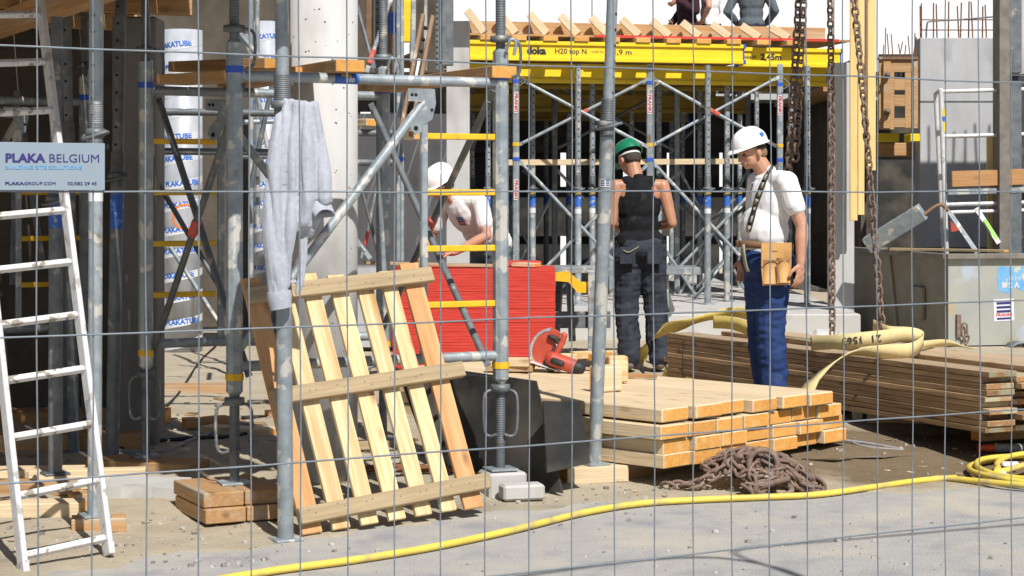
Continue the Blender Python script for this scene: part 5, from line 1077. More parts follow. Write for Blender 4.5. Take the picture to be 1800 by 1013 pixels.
def franki(M, wd, parent, paper=True):
    """four navy bars with red lettering between the third and fourth"""
    h = wd * 1.08
    if paper: b = MB(); b.boxm(M, wd * 1.38, h * 1.3, .001); b.build('label', STICKW, parent); M = M @ Matrix.Translation((0, 0, .0012))
    b = MB()
    for y in (.40, .16, -.08): b.boxm(M @ Matrix.Translation((0, y * h, 0)), wd, h * .145, .0008)
    b.boxm(M @ Matrix.Translation((0, -.50 * h, 0)), wd, h * .12, .0008); b.build('navy_bars', INKN, parent)
    letters('FRANKI', wd * .27, M @ Matrix.Translation((0, -.29 * h, .0004)), INKR, parent, bold=wd * .008, width=wd * 1.08)
franki(facing(fr(.535, .535, .0085), fx, u2) @ Matrix.Rotation(R(2), 4, 'Z'), .142, sk)
b = MB(); link(b, fr(.14, .36, .04), (0, 0, 1), u2, .13, .05, .009); b.bar(fr(.09, .3, .02), fr(.09, .5, .02), .04, .03, up=fx); link(b, fr(.15, .28, .05), (.3, 0, 1), u2, .08, .045, .009); b.build('lashing_hook', RUST, sk)
b = MB(); pts = [fr(.62 + .13 * math.cos(R(a)), .12 + .13 * math.sin(R(a)), .12) for a in range(0, 181, 20)]; b.band(pts, [fx] * len(pts), .14, .02); b.build('roller_guard', GALVD, sk)
# things on and in the skip
o = plank('board', S(-.03, -.02, zt + .04) + u1 * 1.0 * 0 + V((-.32, .9, .0)), S(-.03, .55, zt + .045), .09, .025, GREYW, ends=FRESHE); tag(o, 'weathered board lying along the skip rim', 'board')
b = MB(); b.bar(P(1525, 432, 18.5), P(1622, 372, 18.2), .16, .1, up=(0, -1, 0), c=.006); o = tag(b.build('steel_channel', GALV), 'galvanised steel channel slanting up out of the skip', 'steel channel')
b = MB(); b.path(curve_pts([P(1622, 380, 18.2), P(1640, 366, 18.2), P(1655, 360, 18.2), P(1668, 372, 18.2)], 5), .018, n=8); tag(b.build('bent_tube', RUSTP), 'bent brown tube at the end of the slanting channel', 'tube')
b = MB(); b.bar(P(1668, 372, 18.1), P(1718, 445, 17.9), .04, .02, up=(0, -1, 0)); tag(b.build('steel_strut', GALV), 'thin grey strut slanting down from the ladder frame into the skip', 'strut')
lf = thing('access_frame', 'grey scaffold ladder frame standing in the skip before the grey wall', 'scaffold frame', P(1665, 445, 18.4)); D = 18.4
def lt(p, q_, r, nme, m=ALU): b = MB(); b.tube(p, q_, r, n=12); return b.build(nme, m, lf)
lt(P(1664, 455, D), P(1654, 158, D), .024, 'upright'); lt(P(1660, 455, D + .35), P(1645, 165, D + .35), .024, 'upright'); lt(P(1880, 455, D + .1), P(1875, 150, D + .1), .024, 'upright')
for y in (161, 240, 360, 374): lt(P(1655 + (y - 160) * .03, y, D), P(1878, y - 6, D + .1), .02, 'rung')
lt(P(1654, 158, D), P(1645, 165, D + .35), .02, 'corner_tube')
b = MB(); b.bar(P(1665, 338, D - .03), P(1870, 332, D + .07), .07, .05); b.build('toe_plate', GALV, lf)
b = MB(); b.tube(P(1658.4, 232, D), P(1656.6, 192, D), .0255, n=14, caps=False); b.build('yellow_label', STICKY, lf); b = MB(); b.tube(P(1657.7, 214, D), P(1657.2, 205, D), .0262, n=14, caps=False); b.build('blue_mark', STICKB, lf)
o = plank('board', P(1673, 315, D - .06), P(1800, 311, D + .0), .15, .03, PLY, up=(0, -1, 0)); tag(o, 'brown toe board fixed on the ladder frame in the skip', 'board')
o = plank('board', P(1743, 445, 18.6), P(1741, 235, 18.6), .075, .03, YPLY, up=(0, -1, 0)); tag(o, 'upright yellow board behind the ladder frame at the right', 'board')
b = MB(); b.bar(P(1716, 366, 18.2), P(1756, 428, 18.1), .045, .012, up=(0, -1, 0)); o = b.build('striped_bar', ALU); tag(o, 'slanting light bar with a lime sticker before the yellow board', 'bar'); q2 = MB(); q2.bar(P(1731, 387, 18.15), P(1752, 420, 18.05), .03, .004, up=(0, -1, 0)); q2.build('lime_sticker', LIME, o)
b = MB(); b.add([P(1671, 388, 18.3), P(1688, 405, 18.3), P(1672, 408, 18.3), P(1671, 388, 18.32), P(1688, 405, 18.32), P(1672, 408, 18.32)], [(0, 1, 2), (5, 4, 3), (0, 3, 4, 1), (1, 4, 5, 2), (2, 5, 3, 0)]); tag(b.build('warning_flag', SAWR), 'small red warning flag tied to the ladder frame', 'flag')
# rubble on the slab edge
for k, (px, py, s) in enumerate(((1450, 560, .16), (1430, 566, .1), (1478, 566, .12), (1500, 572, .09))):
    b = MB(); p = P(px, py, 17.6); p.z = .26; b.boxm(Matrix.Translation(p) @ Matrix.Rotation(.7 * k, 4, 'Z') @ Matrix.Rotation(.3, 4, 'X'), s * 1.5, s, s, c=s * .25); tag(b.build('concrete_rubble', CONC), ('largest concrete lump by the chain and slab edge', 'concrete lump left of the hanging chain on the rubble', 'concrete lump right of the hanging chain', 'smallest concrete lump beside the skip')[k], 'rubble')
g = P(1195, 540, 17.0); b = MB(); b.prism([(-.02, .22), (.02, .22), (.09, .0), (.05, -.06), (-.05, -.06), (-.09, 0)], facing(P(1168, 545, 16.6), (0, -1, 0), (1, 0, 0)), .01); o = tag(b.build('hand_saw', ALU), 'shiny tool blade hanging beside the dark trousers', 'tool')

# ================================================================ FENCE AND SIGN IN FRONT
FX, FY = .0856 / .25 * .25, .04775; p0 = V(((65 - 900) / 3400 * 3.346, 3.346, 0)); fd = V((.0856, .04775, 0)); fn = V((fd.y, -fd.x, 0)).normalized()
fe = thing('mesh_fence', 'galvanised wire mesh site fence panel across the whole foreground', 'fence', p0 - fd * 4 + V((0, 0, .1)))
ks = list(range(-6, 29)); zr = [1.6 + .2505 * k for k in (-5, -4, -3, -2, -1, 0, 1, 2)]
ztop, zbot = 2.12, .12; rr = random.Random(6)
# sideways sag of each upright wire, as in a handled panel
def wob(k, z): return noise.noise(V((k * 7.3, z * 1.6, 0))) * .0042 + noise.noise(V((k * 3.1, z * .5, 9))) * .003
b = MB()
for k in ks:
    q = p0 + fd * k; pts = []; z = zbot
    while z < ztop: pts.append(q + fd.normalized() * wob(k, z) + fn * (.0016 * math.sin(z * 12)) + V((0, 0, z))); z += .085
    b.path(pts, .0015, n=6)
b.build('upright_wires', WIRE, fe); b = MB()
for i, z in enumerate(zr):
    pts = [p0 + fd * k + fn * .0033 + V((0, 0, z + noise.noise(V((k * .35, i * 5, 2))) * .0028)) for k in ks]; b.path(pts, .0019, n=6)
b.build('cross_wires', WIRE, fe)
for k in (-6, 28): b = MB(); b.tube(p0 + fd * k + V((0, 0, .02)), p0 + fd * k + V((0, 0, ztop + .03)), .021, n=12); b.build('end_post', GALV, fe)
b = MB(); b.tube(p0 + fd * -6 + V((0, 0, ztop + .02)), p0 + fd * 28 + V((0, 0, ztop + .02)), .0145, n=10); b.tube(p0 + fd * -6 + V((0, 0, zbot)), p0 + fd * 28 + V((0, 0, zbot)), .0145, n=10); b.build('rail', GALV, fe)
sg = thing('site_sign', 'grey white builder supply sign fixed on the fence at the left', 'sign', p0)
fu = fd.normalized(); k0, k1 = -1.62, 1.20; zc_ = 1.6 + (337 - 293) / 1016; hh = 84 / 1016
Mc = facing(p0 + fd * ((k0 + k1) / 2) + fn * .008 + V((0, 0, zc_)), fn, fu); wd = (fd * (k1 - k0)).length; b = MB(); b.boxm(Mc, wd, hh, .003, c=.0008); b.build('panel', SIGNW, sg)
def sx(px):                                            # along-sign position under a picture column
    k = (px - 65) / (98.87 - .01427 * (px - 65)) if False else None
    lo, hi = -3.0, 4.0
    for _ in range(40):
        m_ = (lo + hi) / 2; q = p0 + fd * m_
        if 900 + 3400 * q.x / q.y < px: lo = m_
        else: hi = m_
    return (lo - (k0 + k1) / 2) * fd.length
def st_(txt, px0, px1, py, size, m, bold): 
    x0, x1 = sx(px0), sx(px1); letters(txt, size, Mc @ Matrix.Translation(((x0 + x1) / 2, (293 - py) / 1016, .0019)), m, sg, bold=bold, width=x1 - x0)
st_('PLAKA', 6, 76, 279, .0205, INKN, .0007); st_('BELGIUM', 84, 171, 279, .0205, INKN, -.00012); st_('BUILDING SITE SOLUTIONS', 6, 141, 295, .0088, INKLB, .0001); st_('PLAKA', 6, 39, 323, .0072, INKN, .0002); st_('GROUP.COM', 40, 95, 323, .0072, INKN, 0); st_('02/582 29 45', 116, 167, 323, .0075, INKN, 0)

# added cable, a guess at the unseen source of the looped road shadow
def sh(px, py, h): 
    D = F * CZ / (py - HY); g = V(((px - CX) * D / F, D, 0)); return g + ts * (h / ts.z)
b = MB(); b.path(curve_pts([sh(880, 1018, 4.4), sh(980, 1004, 4.4), sh(1100, 988, 4.4), sh(1215, 980, 4.4), sh(1300, 985, 4.4), sh(1385, 1004, 4.4), sh(1440, 1030, 4.4)], 6), .016, n=8); b.path(curve_pts([sh(1470, 1040, 4.3), sh(1370, 1002, 4.3), sh(1305, 980, 4.3), sh(1292, 970, 4.3), sh(1330, 962, 4.3), sh(1500, 948, 4.3), sh(1800, 922, 4.3), sh(2100, 900, 4.3)], 6), .013, n=8)
tag(b.build('shadow_cable', CABLE), 'unseen cable added overhead to cast the looped shadow on the road', 'cable')
# ================================================================ PEOPLE
from mathutils.bvhtree import BVHTree
def hand(b, wr, d, n, s, curl=.5, k=1.0):
    """palm and five separate fingers: d along the hand, n out of the palm, s towards the thumb"""
    d, n, s = V(d).normalized(), V(n), V(s); n = (n - d * n.dot(d)).normalized(); s = (s - d * s.dot(d) - n * s.dot(n)).normalized(); wr = V(wr)
    M = Matrix((d, s, n)).transposed().to_4x4(); b.ell(wr + d * .048 * k, (.052 * k, .040 * k, .016 * k), M); b.cap(wr, .026 * k, wr + d * .03 * k, .024 * k)
    for i, L in enumerate((.072, .082, .076, .060)):
        p = wr + d * .088 * k + s * (.029 - .0195 * i) * k; q = p; a = curl * .55 * (1 + .12 * i); r = .0098 * k; sp = s * (.10 - .07 * i)
        for j, f in enumerate((.48, .30, .22)):
            dd = (d * math.cos(a) + n * math.sin(a) + sp).normalized(); e = q + dd * L * f * k; b.cap(q, r, e, r * .92, n=8); q = e; r *= .92; a += curl * .75
    p = wr + d * .028 * k + s * .030 * k; q = p + (d * .62 + s * .72 + n * .25).normalized() * .045 * k; e = q + (d * .85 + s * .25 + n * .4 * (curl + .3)).normalized() * .036 * k
    b.cap(p, .015 * k, q, .0115 * k, n=8); b.cap(q, .0115 * k, e, .0095 * k, n=8)
def spine_frame(J):
    up = (J['neck'] - J['hips']).normalized(); lat = (J['sh_l'] - J['sh_r']); lat = (lat - up * lat.dot(up)).normalized(); fw = lat.cross(up)
    return Matrix((fw, lat, up)).transposed().to_4x4()
def torso(b, J, i=0.0, belly=0.0, deltoid=True, wide=1.0):
    M = spine_frame(J); fw = M.to_3x3() @ V((1, 0, 0)); h, c, n = J['hips'], J['chest'], J['neck']; w_ = h.lerp(c, .5)
    b.ell(h, (.128 + i, .168 * wide + i, .13 + i), M); b.ell(w_ + fw * (.01 + belly * .55), (.115 + i + belly * .6, .148 * wide + i + belly * .2, .17 + i), M)
    b.ell(c, (.118 + i, .168 * wide + i, .19 + i), M); b.ell(c + V((0, 0, .06)) - fw * .015, (.105 + i, (.175 if deltoid else .140) * wide + i, .12 + i), M)
    b.cap(n - M.to_3x3() @ V((0, 0, .03)), .07 + i, n, .058 + i * .5)
    for s in ('l', 'r'):
        sh = J['sh_' + s]; b.cap(n - M.to_3x3() @ V((0, 0, .045)), .052 + i, sh - (sh - n) * (.1 if deltoid else .5), .052 + i * (1 if deltoid else .6))
        if deltoid: b.ell(sh, (.056 + i,) * 3)
def head(b, C, f, u, k=1.0):
    f = V(f).normalized(); u = V(u); u = (u - f * u.dot(f)).normalized(); l = u.cross(f); M = Matrix((f, l, u)).transposed().to_4x4(); C = V(C)
    at = lambda a, c, d: C + f * a * k + l * c * k + u * d * k
    b.ell(at(-.005, 0, .02), (.098 * k, .077 * k, .098 * k), M); b.ell(at(.032, 0, -.045), (.062 * k, .060 * k, .070 * k), M); b.ell(at(.062, 0, -.088), (.026 * k, .03 * k, .022 * k), M)
    b.cap(at(.088, 0, .005), .010 * k, at(.108, 0, -.032), .0135 * k, n=8)
    for s in (-1, 1):
        b.ell(at(-.008, s * .079, -.018), (.020 * k, .010 * k, .033 * k), M, nu=10, nv=6); b.ell(at(.055, s * .038, -.03), (.028 * k, .022 * k, .022 * k), M); b.cap(at(.084, s * .012, .018), .009 * k, at(.072, s * .05, .016), .009 * k, n=8); b.ell(at(.098, s * .010, -.036), (.010 * k, .009 * k, .008 * k), M, nu=8, nv=6)
    b.cap(at(.088, -.02, -.062), .008 * k, at(.088, .02, -.062), .008 * k, n=8); b.cap(at(.088, -.014, -.072), .008 * k, at(.088, .014, -.072), .008 * k, n=8)
    return at, M
def helmet(parent, C, f, u, m, rim=.0, harness=True, k=1.0, mark=None):
    f = V(f).normalized(); u = V(u); u = (u - f * u.dot(f)).normalized(); l = u.cross(f); M = Matrix((f, l, u)).transposed().to_4x4(); M.translation = V(C) + u * .045 * k
    hm = thing_part('helmet', parent); b = MB(); N = 32; vs = []; prof = [(1.0, -.02), (1.0, .0), (.985, .18), (.94, .38), (.85, .58), (.70, .76), (.5, .89), (.27, .97), (.0, 1.0)]
    for r, h in prof:
        for i in range(N):
            a = 2 * math.pi * i / N; x = .140 * k * r * math.cos(a); y = .113 * k * r * math.sin(a); z = .118 * k * h
            if abs(y) < .022 * k and h > .1: z += .006 * k * (1 - abs(y) / (.022 * k))                # moulded crest
            if h <= .0: z -= .012 * k * max(0, -math.cos(a))                                       # lower at the nape
            vs.append(M @ V((x, y, z)))
    fs = [(j * N + i, j * N + (i + 1) % N, (j + 1) * N + (i + 1) % N, (j + 1) * N + i) for j in range(len(prof) - 1) for i in range(N)]
    b.add(vs, fs, 0, True); b.build('shell', m, hm)
    b = MB(); vs = []                                                                          # brim, deeper at the front
    for ring in range(4):
        for i in range(N):
            a = 2 * math.pi * i / N; c = math.cos(a); e = (.012 + .048 * max(0, c) ** 2.2) * k; q = (0, 1, 1, 0)[ring]; zz = (-.002, -.006, -.012, -.008)[ring] * k - .014 * k * max(0, c) ** 2 * q - .012 * k * max(0, -c)
            vs.append(M @ V(((.139 * k + e * q) * c, (.112 * k + (.010 * k) * q) * math.sin(a), zz)))
    fs = [(j * N + i, j * N + (i + 1) % N, ((j + 1) % 4) * N + (i + 1) % N, ((j + 1) % 4) * N + i) for j in range(4) for i in range(N)]
    b.add(vs, fs, 0, True); fixn(b.build('brim', m, hm))
    if harness:
        b = MB(); pts = [M @ V((.112 * k * math.cos(R(a)), .094 * k * math.sin(R(a)), -.030 * k - .02 * k * max(0, -math.cos(R(a))))) for a in range(90, 271, 15)]; b.band(pts, [u] * len(pts), .018 * k, .004); b.build('harness_band', HELS if m is HELG else STRAPB, hm)
    return hm, M
def thing_part(name, parent):
    o = bpy.data.objects.new(name, None); o.empty_display_size = .05; return place(o, W[parent.name].copy(), parent)
def person(label, pos, psi, J, shirt, trousers, skin, head_f, head_u=(0, 0, 1), belly=0.0, sleeve=.5, hair=HAIRB, hem=None, hands=None, hk=1.0, vox=.0062, wide=1.0, tank=False, long=False, boots=True, group=None, baggy=.012, seed=0):
    M = Matrix.Translation(V(pos)) @ Matrix.Rotation(psi, 4, 'Z'); t = bpy.data.objects.new('person', None); place(t, M); tag(t, label, 'person', group)
    J = {k: M @ V(v) for k, v in J.items()}; q = M.to_3x3(); hf = q @ V(head_f); hu = q @ V(head_u)
    b = MB(); torso(b, J, -.006, belly * .9, wide=wide); at, HM = head(b, J['head'], hf, hu, hk)
    b.cap(J['neck'] - V((0, 0, .02)), .062, at(-.02, 0, -.055), .054)
    for s in ('l', 'r'):
        b.chain([(J['sh_' + s], .052), (J['sh_' + s].lerp(J['el_' + s], .35), .051), (J['el_' + s], .040)]); b.chain([(J['el_' + s], .040), (J['el_' + s].lerp(J['wr_' + s], .3), .043), (J['wr_' + s], .0275)])
        hd, hn, hs, cu = hands[s]; hand(b, J['wr_' + s], q @ V(hd), q @ V(hn), q @ V(hs), cu)
        b.chain([(J['hip_' + s], .082), (J['kn_' + s], .056), (J['an_' + s], .04)]); b.chain([(J['an_' + s], .04), (J['an_' + s] + q @ V((.12, 0, -.04)), .03)])
    body = remesh(b, 'body', skin, t, vox * .82, 4)
    nz = lambda p, a, sc, st=(1, 1, 1): a * noise.noise(V((p.x * sc * st[0] + seed, p.y * sc * st[1], p.z * sc * st[2])))
    # shirt
    b = MB(); i = .010 if tank else .017
    torso(b, J, i, belly, deltoid=not tank, wide=wide)
    if not tank:
        for s in ('l', 'r'):
            a, e, w_ = J['sh_' + s], J['el_' + s], J['wr_' + s]
            if long: b.chain([(a, .075), (e, .060), (w_.lerp(e, .06), .045)])
            else: b.chain([(a, .070), (a.lerp(e, sleeve), .069)]); 
    if hem: b.chain([(J['hips'] + q @ V((0, .07, 0)), .12), (J['hips'] + q @ V((0, .07, hem)), .11)]); b.chain([(J['hips'] - q @ V((0, .07, 0)), .12), (J['hips'] + q @ V((0, -.07, hem)), .11)])
    sh = remesh(b, 'shirt' if not tank else 'vest_top', shirt, t, vox, 5, wrinkle=lambda p: nz(p, .007, 8, (1, 1, .55)) + nz(p, .004, 19, (1, 1, .6)) + max(0, nz(p, .006, 13, (1.6, 1.6, .7))))
    # trousers
    b = MB(); hM = spine_frame(J); b.ell(J['hips'] - V((0, 0, .03)), (.140 + baggy + belly * .3, .176 * wide + baggy, .12), hM)
    for s in ('l', 'r'):
        h, k_, a = J['hip_' + s], J['kn_' + s], J['an_' + s]; b.chain([(h, .100 + baggy), (h.lerp(k_, .5), .086 + baggy), (k_, .070 + baggy), (k_.lerp(a, .4), .068 + baggy), (a + V((0, 0, .02)), .064 + baggy)])
    tr = remesh(b, 'trousers', trousers, t, vox, 4, wrinkle=lambda p: nz(p, .012, 7, (1, 1, 1.3)) + nz(p, .006, 17, (.7, .7, 1.8)) - abs(nz(p, .010, 11, (.6, .6, 1.7))))
    for s in ('l', 'r'):
        a = J['an_' + s]; tt = J.get('toe_' + s, a + q @ V((.17, 0, -.055))); b = MB(); b.cap(a + V((0, 0, .06)), .052, a - V((0, 0, .03)), .050); b.cap(a - V((0, 0, .045)) - (tt - a).normalized() * .03, .042, tt, .040); remesh(b, 'boot', BOOTM, t, .008, 4)
    # hair, eyes
    b = MB(); b.ell(at(-.018, 0, .022), (.093 * hk, .0805 * hk, .098 * hk), HM); b.ell(at(-.05, 0, -.035), (.056 * hk, .070 * hk, .05 * hk), HM); remesh(b, 'hair', hair, t, .006, 3, wrinkle=lambda p: nz(p, .004, 60))
    for s in (-1, 1): b = MB(); b.ell(at(.0835, s * .033, -.004), (.010, .013, .007), HM, nu=10, nv=8); b.build('eye', EYEM, t)
    b = MB(); b.ell(at(.0935, 0, -.067), (.004, .021, .005), HM, nu=10, nv=6); b.build('mouth', LIPM, t)
    tree = lambda o: BVHTree.FromPolygons([W[o.name] @ v.co for v in o.data.vertices], [p.vertices[:] for p in o.data.polygons])
    return t, J, q, at, dict(shirt=tree(sh), trousers=tree(tr)), hf, hu
def hit(tr, px, py):
    d = V(((px - CX) / F, 1, -(py - HY) / F)).normalized(); return tr.ray_cast(V((0, 0, CZ)), d)
def decal_franki(tr, px, py, wd, parent):
    p, n, *_ = hit(tr, px, py); 
    if p is None: return
    r = V((0, 0, 1)).cross(n).normalized(); franki(facing(p + n * .006, n, r), wd, parent, paper=False)

# -- man with white helmet, suspenders and tool pouch
pw = P(1347, 0, 12.4); pw.z = terr(pw.x, pw.y) - .0
Jw = dict(hips=(-.01, 0, 1.02), chest=(-.02, 0, 1.37), neck=(-.005, 0, 1.555), head=(.105, 0, 1.70), sh_l=(-.05, .195, 1.50), sh_r=(-.03, -.195, 1.50), el_l=(-.125, .265, 1.215), el_r=(-.02, -.25, 1.2), wr_l=(-.105, .285, .99), wr_r=(.05, -.24, 1.0),
    hip_l=(-.015, .078, .98), hip_r=(-.01, -.078, .98), kn_l=(.0, .065, .54), kn_r=(.005, -.07, .54), an_l=(-.04, .06, .10), an_r=(-.045, -.07, .10))
tw_, J, q, at, tr, hf, hu = person('person in white helmet, white T-shirt, suspenders and blue trousers with a tan tool pouch', pw, R(197), Jw, WHITEF, BLUEJ, SKIN, (.93, .12, -.36), belly=.035, sleeve=.56,
    hands=dict(l=((.06, 0, -1), (.35, -.9, 0), (.9, .3, 0), .38), r=((.1, 0, -1), (.3, .9, 0), (.9, 0, 0), .4)), vox=.0062, wide=1.02, seed=1, baggy=.026, hk=.95)
hm, HM_ = helmet(tw_, J['head'] + V((0, 0, .004)), hf + V((0, 0, .05)), hu, HELW, k=.90)
for a in (-.35,): b = MB(); b.boxm(HM_ @ Matrix.Translation((-.055, .087, .047)) @ Matrix.Rotation(R(20), 4, 'Z') @ Matrix.Rotation(R(-62), 4, 'X'), .03, .026, .002); b.build('blue_mark', INKB, hm)
pts = []; ups = []
for px, py in ((1366, 288), (1358, 294), (1349, 308), (1341, 326), (1334, 345), (1328, 365), (1322, 386), (1317, 406)):
    p, n, *_ = hit(tr['shirt'], px, py)
    if p is not None: pts.append(p + n * .006); ups.append(n.cross(V((.3, 0, -1))).normalized())
b = MB(); b.band(pts, ups, .044, .004); sp_ = b.build('suspender', STRAPB, tw_)
b = MB()
cp = curve_pts(pts, 4); 
for i in range(1, len(cp) - 2, 3):
    a, c = cp[i], cp[i + 1]; nn = ups[min(i // 4, len(ups) - 1)].cross((c - a).normalized()); nn = nn if nn.y < 0 else -nn; b.band([a + nn * .0035, a + (c - a) * 2.2 + nn * .0035], [ups[min(i // 4, len(ups) - 1)]] * 2, .024, .002)
b.build('inlay', STRAPG, sp_)
cx = J['hips']; b = MB(); ring = []
for i in range(40):
    a = 2 * math.pi * i / 40; ring.append(cx + q @ V((.022 + (.178) * math.cos(a), .197 * math.sin(a), .072 + .012 * math.cos(a))))
b.band(ring + [ring[0]], [V((0, 0, 1))] * 41, .045, .006); b.build('belt', BELTM, tw_)
b = MB(); c = cx + q @ V((.19, .07, .06)); b.band(curve_pts([c + q @ V((.0, -.04, .02)), c + q @ V((.02, .02, -.02)), c + q @ V((.015, .04, -.1)), c + q @ V((.0, .05, -.15))], 4), [V((0, 0, 1)), V((.3, 0, 1)), q @ V((0, 1, 0))] + [q @ V((0, 1, 0))] * 10, .045, .004); b.build('belt_end', STRAPG, tw_)
pc = P(1364, 466, 12.4) + q @ V((0, .205, 0)); pc = V((P(1364, 466, 12.17).x, 12.17, P(0, 466, 12.17).z)); pq = thing_part('tool_pouch', tw_); n_ = V((.12, -1, .0)); Mp = facing(pc, n_, (1, 0, 0))
b = MB(); b.prism([(-.095, .14), (.10, .14), (.098, .0), (.09, -.125), (-.085, -.13), (-.095, -.02)], Mp, .012); b.build('back_panel', LEATH, pq)
for cx_, w_, h0, h1, bl in ((-.035, .10, -.118, .03, .03), (.045, .085, -.11, .045, .04)):
    b = MB(); vs = []; N = 8
    for i in range(N + 1):
        a = math.pi * i / N
        for z in (h0, h1): vs.append(Mp @ V((cx_ - w_ / 2 * math.cos(a), z, .006 + bl * math.sin(a) * (1 if z == h1 else .75))))
    b.add(vs, [(2 * i, 2 * i + 2, 2 * i + 3, 2 * i + 1) for i in range(N)] + [tuple(2 * i for i in range(N + 1))], 0, True); b.build('pocket', LEATH, pq)
b = MB(); b.boxm(Mp @ Matrix.Translation((-.01, .028, .042)), .17, .008, .004); b.boxm(Mp @ Matrix.Translation((.0, -.05, .045)) @ Matrix.Rotation(.1, 4, 'Z'), .012, .11, .006); b.build('seam_strip', BELTM, pq)
letters('NEMUS', .012, Mp @ Matrix.Translation((-.01, .085, .007)), INKK, pq)
decal_franki(tr['shirt'], 1322, 331, .05, tw_)

# -- man in black vest, seen from behind
pt = P(1125, 0, 15.0); pt.z = terr(pt.x, pt.y)
Jt = dict(hips=(0, 0, 1.0), chest=(.02, .01, 1.30), neck=(.03, .02, 1.495), head=(.115, .075, 1.655), sh_l=(.02, .185, 1.445), sh_r=(.02, -.18, 1.445), el_l=(-.0, .215, 1.16), el_r=(-.03, -.245, 1.155), wr_l=(.2, .12, 1.1), wr_r=(.2, -.115, 1.12),
    hip_l=(0, .085, .95), hip_r=(0, -.085, .95), kn_l=(.03, .10, .52), kn_r=(.04, -.12, .52), an_l=(-.02, .085, .10), an_r=(-.03, -.15, .10))
tv, J, q, at, trt, hf, hu = person('person in black vest, dark trousers and green helmet standing with the back to us', pt, R(92), Jt, BLKF, DKJ, SKINT, (.74, .40, -.66), tank=True, hair=HAIRD, sleeve=.4,
    hands=dict(l=((.7, -.5, .1), (0, -.6, -.5), (.5, .3, .6), .7), r=((.7, .5, .1), (0, .6, -.5), (.5, -.3, .6), .7)), vox=.0065, hem=-.05, baggy=.026, seed=5, wide=.98)
hm, HM_ = helmet(tv, J['head'] + V((0, 0, .006)), hf + V((0, 0, .1)), hu, HELG, k=.94)
for x in (-.1, .11):
    b = MB(); c = J['hips'] + q @ V((-.155, x, -.09)); b.boxm(facing(c, q @ V((-1, 0, 0)), q @ V((0, -1, 0))), .12, .13, .006, c=.002); b.build('back_pocket', DKJ, tv)
b = MB(); c = J['hips'] + q @ V((-.165, .075, -.02)); b.path(curve_pts([c + q @ V((0, .07, -.03)), c + q @ V((-.005, .03, -.045)), c + q @ V((0, -.02, -.02)), c + q @ V((0, -.05, .0))], 4), .004, n=5); b.build('pocket_piping', STRAPG, tv)

# -- man bending over the red stack
pb_ = P(826, 0, 16.1); pb_.z = .2
Jb = dict(hips=(-.25, .02, .96), chest=(.01, 0, 1.20), neck=(.12, -.05, 1.345), head=(.22, -.115, 1.455), sh_l=(.07, .19, 1.305), sh_r=(.09, -.22, 1.28), el_l=(.10, .30, 1.04), el_r=(.13, -.33, 1.02), wr_l=(.30, .12, .90), wr_r=(.36, -.2, .90),
    hip_l=(-.25, .1, .92), hip_r=(-.25, -.08, .92), kn_l=(-.2, .11, .5), kn_r=(-.18, -.1, .5), an_l=(-.25, .11, .1), an_r=(-.25, -.1, .1))
tb2, J, q, at, trb, hf, hu = person('person in white helmet and off white T-shirt bending over the red stack, marking a board', pb_, R(226), Jb, CREAMF, GRBLU, SKIN, (.80, -.15, -.62), head_u=(.3, 0, 1), sleeve=.62, hair=HAIRD,
    hands=dict(l=((.6, -.6, -.15), (0, .2, -1), (.6, .5, .2), .8), r=((.7, .4, -.15), (0, 0, -1), (.6, .5, .2), .7)), vox=.0068, seed=9)
hm, HM_ = helmet(tb2, J['head'] + V((0, 0, .01)), hf + V((0, 0, .12)), hu, HELW, k=1.06); decal_franki(trb['shirt'], 811, 388, .075, tb2)
b = MB(); b.tube(J['wr_l'] + q @ V((.08, -.08, -.05)), J['wr_l'] + q @ V((.10, .02, .03)), .004, n=6); tag(b.build('pencil', STICKW), 'white marking stick in the bending worker\'s hand', 'pencil')
# -- three workers on the upper platform
b = MB(); b.box((3.0, 26.85, 2.89), (6.6, 1.1, .08)); tag(b.build('upper_platform', CONC), 'concrete platform behind the deck where three workers stand', 'platform')
def std(sh=0.0, arms=None):
    J = dict(hips=(0, 0, .98), chest=(0, 0, 1.30), neck=(0, 0, 1.5), head=(.03, 0, 1.66), sh_l=(0, .19, 1.45), sh_r=(0, -.19, 1.45), el_l=(-.03, .3, 1.18), el_r=(-.03, -.3, 1.18), wr_l=(.14, .2, 1.02), wr_r=(.14, -.2, 1.02), hip_l=(0, .085, .94), hip_r=(0, -.085, .94), kn_l=(.02, .1, .51), kn_r=(.02, -.1, .51), an_l=(-.02, .1, .1), an_r=(-.02, -.1, .1)); J.update(arms or {}); return J
H0 = dict(l=((.6, -.4, -.4), (0, -1, 0), (0, 0, 1), .6), r=((.6, .4, -.4), (0, 1, 0), (0, 0, 1), .6))
for px, psi, shirt, tro, lab, lg, arms, sk_ in ((1209, 200, MAROON, MAROON, 'person in dark plum clothes standing leftmost on the upper platform', True, dict(el_l=(.0, .25, 1.15), wr_l=(.2, .1, 1.3)), SKIN), (1249, 160, WHITEF, DKJ, 'person in white T-shirt with a hand at the hip on the upper platform', False, dict(el_l=(-.06, .33, 1.2), wr_l=(.08, .2, 1.0)), SKIN), (1321, 80, GRBLU, DKJ, 'person in grey blue jumper seen from behind on the upper platform', True, dict(el_l=(-.05, .33, 1.16), el_r=(-.05, -.33, 1.16), wr_l=(.12, .2, 1.0), wr_r=(.12, -.2, 1.0)), SKIN)):
    p = P(px, 0, 26.75); p.z = 2.93
    tq, J, q, at, trq, hf, hu = person(lab, p, R(psi), std(arms=arms), shirt, tro, sk_, (1, 0, -.1), long=lg, hair=HAIRD, hands=H0, vox=.011, seed=px)
    helmet(tq, J['head'], hf, hu, HELW)
    if shirt is WHITEF: decal_franki(trq['shirt'], 1244, 8, .1, tq)

